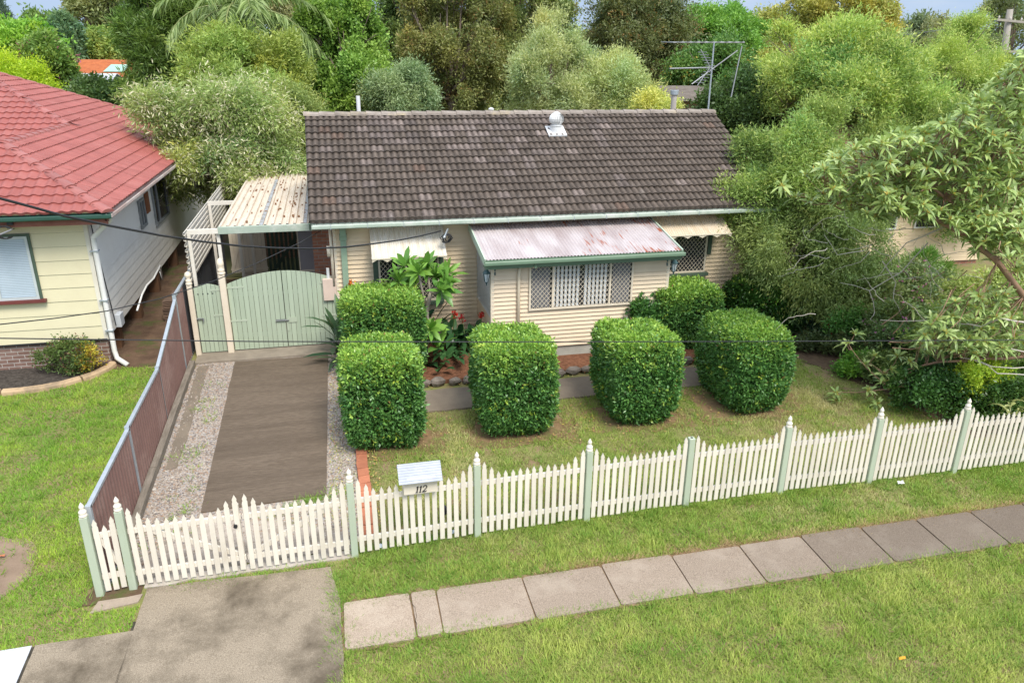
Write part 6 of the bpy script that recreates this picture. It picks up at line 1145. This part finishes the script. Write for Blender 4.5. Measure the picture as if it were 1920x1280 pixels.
# ---- foreground large-leaved tree on the right
def foreground_tree():
    rng = np.random.RandomState(95); b = np.array([15.9, 11.6, gz(11.6)]); root = empty('large_leaved_tree', b, 'foreground tree with long pointed leaves in rosettes and tan branches reaching in from the right', 'tree')
    BK = pm('tan_bark', (.33, .20, .125), (.24, .15, .095), 5, .85, .4, 30, stretch=(1, 1, .5)); mb = MB(); pts_b = []
    def br(pl, r0, r1, m=mb):
        P = [atY(*p) for p in pl]; Q = [P[0]]
        for i in range(len(P) - 1): Q += [P[i] + (P[i + 1] - P[i]) * .5 + rng.randn(3) * .015, P[i + 1]]
        m.tube(Q, list(np.linspace(r0, r1, len(Q))), 7); pts_b.extend(Q)
    crotch = np.array([15.2, 11.4, 2.2]); mb.tube([b - [0, 0, .2], (b + crotch) / 2 + [.1, 0, 0], crotch], [.2, .17, .14], 10)
    def stem_to(p): q = atY(*p); mb.tube([crotch, (crotch + q) / 2 + [.15, 0, .1], q], [.12, .09, .065], 8)
    for p in ((1990, 640, 11.2), (1990, 470, 10.8), (1990, 690, 11.5), (1985, 300, 11.6)): stem_to(p)
    br([(1990, 640, 11.2), (1920, 555, 11.2), (1870, 490, 11.3), (1800, 435, 11.5), (1740, 400, 11.8), (1690, 372, 12), (1620, 375, 12.3), (1560, 382, 12.5)], .066, .016)
    br([(1990, 470, 10.8), (1920, 445, 11), (1860, 415, 11.2), (1800, 390, 11.4), (1740, 345, 11.6), (1660, 320, 12)], .058, .014)
    br([(1985, 300, 11.6), (1900, 260, 11.7), (1830, 270, 12), (1790, 300, 12.2)], .05, .014); br([(1985, 300, 11.6), (1930, 200, 11.8), (1890, 150, 12)], .05, .015)
    br([(1990, 690, 11.5), (1920, 668, 11.5), (1850, 672, 11.7), (1760, 678, 12), (1715, 690, 12.2), (1690, 724, 12.2), (1640, 732, 12.4), (1576, 735, 12.6)], .04, .008); br([(1690, 724, 12.2), (1730, 737, 12.1), (1760, 740, 12), (1788, 761, 11.9)], .012, .005); br([(1715, 690, 12.2), (1660, 700, 12.4), (1630, 680, 12.5)], .014, .006); br([(1660, 720, 12.3), (1625, 690, 12.4), (1597, 655, 12.5)], .012, .006)
    nb = len(pts_b)
    def bare(pl, r0=.014, r1=.004): tw = MB(); br(pl, r0, r1, tw); tw.build('bare_branch', TWIG, root)
    bare([(1985, 615, 10.8), (1920, 604, 10.9), (1880, 597, 11), (1840, 612, 11.3), (1800, 607, 11.6), (1730, 601, 12), (1650, 600, 12.5)], .022, .006); bare([(1985, 707, 10.8), (1930, 703, 10.9), (1870, 700, 11), (1828, 676, 11.2)], .018, .005); bare([(1985, 690, 10.6), (1900, 690, 10.8), (1860, 687, 11), (1800, 670, 11.3)], .014, .005); bare([(1960, 668, 10.8), (1900, 655, 10.9), (1850, 640, 11.2)], .016, .006)
    bare([(1780, 420, 12), (1700, 455, 12.5), (1660, 500, 13), (1640, 525, 13.2)]); bare([(1740, 455, 12.6), (1690, 510, 13), (1630, 545, 13.3), (1575, 530, 13.6)]); bare([(1655, 490, 13), (1680, 530, 13), (1675, 560, 13), (1690, 590, 13)]); bare([(1630, 545, 13.3), (1640, 585, 13.3), (1632, 598, 13.3), (1645, 606, 13.3)], .01); bare([(1620, 470, 13.2), (1570, 478, 13.5), (1545, 440, 13.8)], .01)
    for k in range(30):
        x, y = rng.uniform(1520, 1900), rng.uniform(405, 640); 
        if rng.rand() < .5: x, y = rng.uniform(1500, 1760), rng.uniform(395, 560)
        Y0 = rng.uniform(11.5, 13.5); pl = [(x, y, Y0)]; a = rng.uniform(2.2, 4.2)
        for i in range(5): a += rng.uniform(-.6, .6); x += math.cos(a) * 20 * rng.uniform(.5, 1.3); y -= math.sin(a) * 16 * rng.uniform(.4, 1.4); pl.append((x, y, Y0 + .05 * i))
        bare(pl, .007, .002)
    poly = [(1945, 85), (1850, 165), (1790, 225), (1700, 245), (1640, 265), (1560, 290), (1535, 325), (1590, 395), (1650, 412), (1720, 405), (1770, 415), (1850, 460), (1945, 450)]
    poly2 = [(1765, 575), (1850, 545), (1945, 560), (1945, 660), (1840, 665), (1760, 660), (1700, 640)]
    W_ = []
    def scat(poly, n, y0, y1):
        P = np.array(poly); k = 0
        while k < n:
            x, y = rng.uniform(P[:, 0].min(), P[:, 0].max()), rng.uniform(P[:, 1].min(), P[:, 1].max())
            if inpoly(np.array([x]), np.array([y]), poly)[0]: W_.append(atY(x, y, rng.uniform(y0, y1))); k += 1
    scat(poly, 1100, 10.9, 13.2); scat([(1770, 410), (1945, 430), (1945, 540), (1880, 500), (1800, 450)], 60, 10.6, 12.4); scat(poly2, 170, 10.9, 12.4)
    for p in [(1466, 348, 12.6), (1470, 360, 12.7), (1510, 330, 12.5), (1525, 318, 12.5), (1492, 372, 12.6), (1520, 378, 12.4), (1545, 365, 12.4), (1585, 398, 12.2), (1565, 385, 12.3), (1568, 738, 12.6), (1570, 752, 12.5), (1632, 752, 12.3), (1645, 757, 12.2), (1588, 645, 12.6), (1603, 626, 12.6), (1622, 684, 12.5), (1640, 668, 12.4), (1655, 702, 12.4), (1660, 716, 12.3), (1668, 692, 12.3), (1684, 668, 12.3), (1706, 678, 12.2), (1740, 664, 12.1), (1720, 655, 12.2), (1765, 655, 12), (1627, 732, 12.4), (1890, 486, 9.9), (1900, 640, 10.6), (1838, 656, 11.2), (1700, 570, 12.5), (1725, 545, 12.4), (1712, 580, 12.3), (1770, 520, 12.2), (1812, 420, 11), (1790, 410, 11), (1830, 408, 11)]: W_.append(atY(*p))
    W_ = np.array(W_); ax = np.array([[0, -.15, 1.0]]) + rng.randn(len(W_), 3) * .4
    V, F, T = whorl(W_, ax, 11, .245, .052, rng, ((.19, .30, .09), (.48, .58, .20)), .38, (.5, 1.5)); parts = [(V, F, T)]
    V2, F2, T2 = whorl(W_ + unit(ax) * .01, ax, 8, .085, .018, rng, ((.42, .30, .05), (.55, .42, .08)), .1, (.5, 1.4)); parts.append((V2, F2, T2)); V, F, T = merge(parts); npmesh('crown', V, F, GLOSSY, root, T)
    pb = np.array(pts_b[:nb]); t2 = mb
    for w in W_:
        d = np.linalg.norm(pb - w, axis=1) + rng.rand(len(pb)) * .25; q = pb[d.argmin()]
        if np.linalg.norm(q - w) > .9: q = w + (q - w) * .45
        m_ = (q + w) / 2 + np.array([0, 0, -.05]) + rng.randn(3) * .04; t2.tube([q, m_, w], [.011, .008, .006], 4, False)
    mb.build('trunk', BK, root, smooth=True)
foreground_tree()
# ---- shrubbery under it
SB = 'shrubs of the right-hand garden'
def sb(label, px, py, Y, R, seed, pal, kind='shrub', **kw): p = atY(px, py, Y); return bush(kind, label, p, R, seed, pal, group=SB, **kw)
sb('pink-flowering grey-green shrub in front of the far weatherboards', 1690, 545, 16.2, (1.5, .9, .75), 101, ((.07, .11, .04), (.22, .27, .10)), kind='flowering_shrub', ntw=1700, L=.09, Wd=.04, tip=.045, tipcol=(.62, .20, .42), nl=16)
sb('pink-flowering shrub below the bare white branch', 1690, 610, 14.4, (1.0, .7, .6), 102, ((.05, .09, .03), (.18, .24, .08)), kind='flowering_shrub', ntw=1100, L=.08, Wd=.04, tip=.05, tipcol=(.62, .22, .45), nl=12)
sb('pale yellow-green shrub at the right edge under the large-leaved tree', 1860, 560, 14.2, (1.5, .8, .8), 103, ((.12, .17, .04), (.40, .43, .13)), ntw=1500, L=.09, Wd=.045, nl=14, tip=.06, tipcol=(.6, .55, .3))
sb('green shrub with white flecks right of the pink-flowering ones', 1790, 625, 13.2, (1.1, .7, .6), 104, ((.07, .13, .03), (.26, .34, .09)), ntw=1200, L=.08, Wd=.04, nl=12, tip=.05, tipcol=(.6, .6, .4))
sb('dense dark green bush behind the last fence post', 1750, 730, 12.2, (1.15, .7, .6), 105, ((.018, .055, .014), (.06, .13, .025)), ntw=1600, L=.07, Wd=.04, nl=14, mat=GLOSSY)
sb('dark green bush behind the rightmost pickets', 1890, 770, 11.2, (1.1, .6, .6), 106, ((.025, .06, .015), (.08, .15, .03)), ntw=1500, L=.07, Wd=.04, nl=12, mat=GLOSSY)
sb('lime green new growth bush touching the fence by the last post', 1835, 715, 11.7, (.5, .4, .55), 107, ((.16, .26, .02), (.45, .52, .05)), ntw=650, L=.07, Wd=.038, nl=9)
sb('low red-flowering plant beside the dark strap clump', 1585, 625, 15.2, (.55, .4, .45), 108, ((.04, .11, .025), (.12, .24, .05)), kind='flowering_shrub', ntw=420, L=.09, Wd=.05, tip=.05, tipcol=(.5, .04, .05), nl=8)
sb('small bright green plant at the lawn corner', 1600, 690, 13.7, (.4, .3, .3), 109, ((.06, .16, .02), (.18, .34, .05)), ntw=300, L=.08, Wd=.04, nl=7)
sb('narrow-leaved rosemary-like tuft below the far weatherboards', 1732, 505, 17.6, (.75, .4, .4), 110, ((.05, .12, .02), (.14, .24, .05)), ntw=700, L=.16, Wd=.02, up=1.2, jit=.35, nl=8)
sb('dark shrub behind the strap-leaved clump', 1600, 575, 16.6, (.8, .5, .6), 111, ((.02, .04, .015), (.06, .09, .03)), ntw=700, L=.1, Wd=.05, nl=9)
sb('low dark plant at the lawn edge below the strap-leaved clump', 1535, 655, 15.0, (.6, .4, .35), 113, ((.03, .05, .02), (.09, .12, .04)), ntw=500, L=.1, Wd=.045, nl=8)
sb('low mixed green plant under the long bare branch', 1648, 700, 13.4, (.6, .4, .4), 114, ((.06, .10, .03), (.2, .26, .08)), ntw=600, L=.08, Wd=.04, nl=8)
sb('mid green bush under the big tree at the right edge, above the rightmost pickets', 1885, 695, 12.9, (1.1, .6, .6), 115, ((.05, .10, .025), (.18, .27, .06)), ntw=1100, L=.085, Wd=.045, nl=11)
sb('yellowish green bush between the lime bush and the white branch', 1800, 660, 13.0, (.8, .5, .5), 116, ((.10, .15, .03), (.32, .38, .10)), ntw=800, L=.085, Wd=.045, nl=10)
leafy('sapling', 'pale narrow-leaved sapling over the rightmost pickets', *(atY(1905, 790, 10.6)[:2]), 34, .32, .05, ((.24, .27, .08), (.40, .42, .16)), 112, up=(.2, 1.2), droop=.4, rad=.14, z=.5)

# ================================================================== FAR BUILDINGS AND POLES
rb = empty('weatherboard_house', (18.5, 24, .4), 'cream weatherboard house half hidden behind the shrubs at the right', 'house')
qa = atY(1600, 480, 21.0); 
mb = MB(); boards(mb, (14.6, 21.0), (21.5, 21.0), .55, 3.2, .12, (0, -1)); boards(mb, (14.6, 29), (14.6, 21.0), .55, 3.2, .12, (-1, 0)); mb.build('wall', CREAM, rb); MB().box((14.65, 21.05, .2), (21.5, 29, .56)).build('footing', MC['red_brick'], rb)
window(rb, 16.1, 17.9, 1.75, 2.9, 20.97, [17.0], WHITE, meshd=0); window(rb, 18.6, 19.6, 1.75, 2.9, 20.97, [], WHITE, meshd=0)
RBR = pm('red_brown_tile', (.20, .095, .07), (.27, .14, .105), 3, .8, .4, 20)
mb = MB(); mb.add([(14.1, 20.5, 3.2), (22, 20.5, 3.2), (22, 29.5, 3.2), (14.1, 29.5, 3.2), (17.5, 25, 4.7), (22, 25, 4.7)], [(0, 1, 5, 4), (2, 3, 4, 5), (3, 0, 4)]); mb.build('roof', RBR, rb)
def far_house(px0, px1, pyr, pye, Y, m, label, wallm, dep=8, name='far_house', gable=True):
    a = atY(px0, pye, Y); b = atY(px1, pye, Y); r_ = atY((px0 + px1) / 2, pyr, Y + dep / 2); e = empty(name, ((a[0] + b[0]) / 2, Y, .35), label, 'house'); ze = a[2]; zr = max(r_[2], ze + .5); x0, x1 = a[0], b[0]; mb = MB(); rows = 16
    for sg in (1, -1):
        for k in range(rows):
            t0, t1 = k / rows, (k + 1) / rows; ya, yb = (Y + dep / 2 * t0, Y + dep / 2 * t1) if sg > 0 else (Y + dep - dep / 2 * t0, Y + dep - dep / 2 * t1); za, zb2 = ze + (zr - ze) * t0, ze + (zr - ze) * t1
            mb.add([(x0, ya, za + .05), (x1, ya, za + .05), (x1, yb, zb2), (x0, yb, zb2), (x0, ya, za), (x1, ya, za)], [(0, 1, 2, 3), (4, 5, 1, 0)])
    rf = mb.build('roof', m, e); mb = MB().box((x0 + .4, Y + .5, .2), (x1 - .4, Y + dep - .5, ze + .02)); mb.prism([(x0 + .4, Y + .5, ze), (x0 + .4, Y + dep - .5, ze), (x0 + .4, Y + dep / 2, zr - .15)], (x1 - x0 - .8, 0, 0)); mb.build('wall', wallm, e); return e, (x0, x1, ze, zr, rf)
e, (x0, x1, ze, zr, rf) = far_house(126, 262, 112, 148, 50, pm('orange_tile', (.55, .20, .08), (.42, .14, .06), 3, .8, .3, 20), 'far house with bright orange tiled roof beyond the red roof', WHITE, dep=7)
xm = x0 + (x1 - x0) * .44; MB().add([(xm, 51.0, ze + (zr - ze) * .28 + .09), (xm + 1.1, 51.0, ze + (zr - ze) * .28 + .09), (xm + 1.3, 52.3, ze + (zr - ze) * .66 + .09), (xm + .2, 52.3, ze + (zr - ze) * .66 + .09)], [(0, 1, 2, 3)]).build('skylight', pm('green_skylight', (.32, .52, .40), (.26, .45, .34), 3, .4), rf)
far_house(105, 205, 140, 160, 44.5, pm('white_iron', (.68, .70, .74), (.6, .63, .68), 3, .5), 'low white-roofed shed in front of the orange-roofed house', pm('shed_grey', (.5, .54, .58), (.4, .44, .48), 3, .6), dep=4, name='garden_shed')
far_house(1255, 1420, 165, 190, 34, pm('grey_tile', (.20, .17, .15), (.28, .25, .22), 3, .9, .3, 20), 'peach-walled far house with grey tiled roof glimpsed right of the antenna', pm('peach_wall', (.60, .42, .31), (.54, .37, .27), 2, .7), dep=8)
def pole(px, pyb, pyt, Y, r, label, arms):
    b = atY(px[0], pyb, Y); t = atY(px[1], pyt, Y); e = empty('power_pole', (b[0], Y, .3), label, 'power pole', 'wooden power poles'); WD = pm('grey_pole_timber', (.36, .33, .28), (.28, .25, .21), 4, .9, stretch=(3, 3, .3))
    x_ = t[0] + (b[0] - t[0]); mb = MB(); mb.tube([(b[0] + (b[0] - t[0]) * .6, Y, .2), b, t], [r * 1.2, r, r * .8], 10); mb.build('shaft', WD, e, smooth=True)
    for (xa, ya, xb, yb, w) in arms:
        p, q = atY(xa, ya, Y - .2), atY(xb, yb, Y - .2); a = MB().bar(p, q, .09, .11).build('crossarm', WD, e)
        for k in range(4): c = p + (q - p) * (.06 + .29 * k); MB().lathe([(.02, .05), (.045, .08), (.05, .13), (.03, .19), (.01, .2)], c, 8).build('insulator', pm('insulator', (.55, .5, .45), (.5, .45, .4), 5, .3), a)
    return e
pole((1878, 1894), 130, 18, 36, .19, 'near wooden power pole with crossarms at the right edge of the photo', [(1868, 37, 1940, 44, 0), (1862, 95, 1945, 100, 0)])
pole((1408, 1421), 150, 52, 62, .17, 'distant wooden power pole with two crossarms between the tree tops', [(1392, 62, 1450, 66, 0), (1395, 86, 1440, 86, 0)])
PW = pm('grey_wire', ())
def longwire(a, b, r, label, sag=.6):
    p, q = atY(*a), atY(*b); pts = [p + (q - p) * t - np.array([0, 0, sag * 4 * t * (1 - t)]) for t in np.linspace(0, 1, 15)]; tag(MB().tube(pts, r, 5).build('power_line', PW), label, 'cable', 'power lines between the poles')
longwire((1895, 36, 36), (1452, 64, 62), .016, 'upper power line between the two wooden poles'); longwire((1866, 37, 36), (1395, 61, 62), .016, 'second power line between the two wooden poles', .8); longwire((1935, 43, 36), (2100, 20, 30), .016, 'power line leaving the near pole to the right', .2)
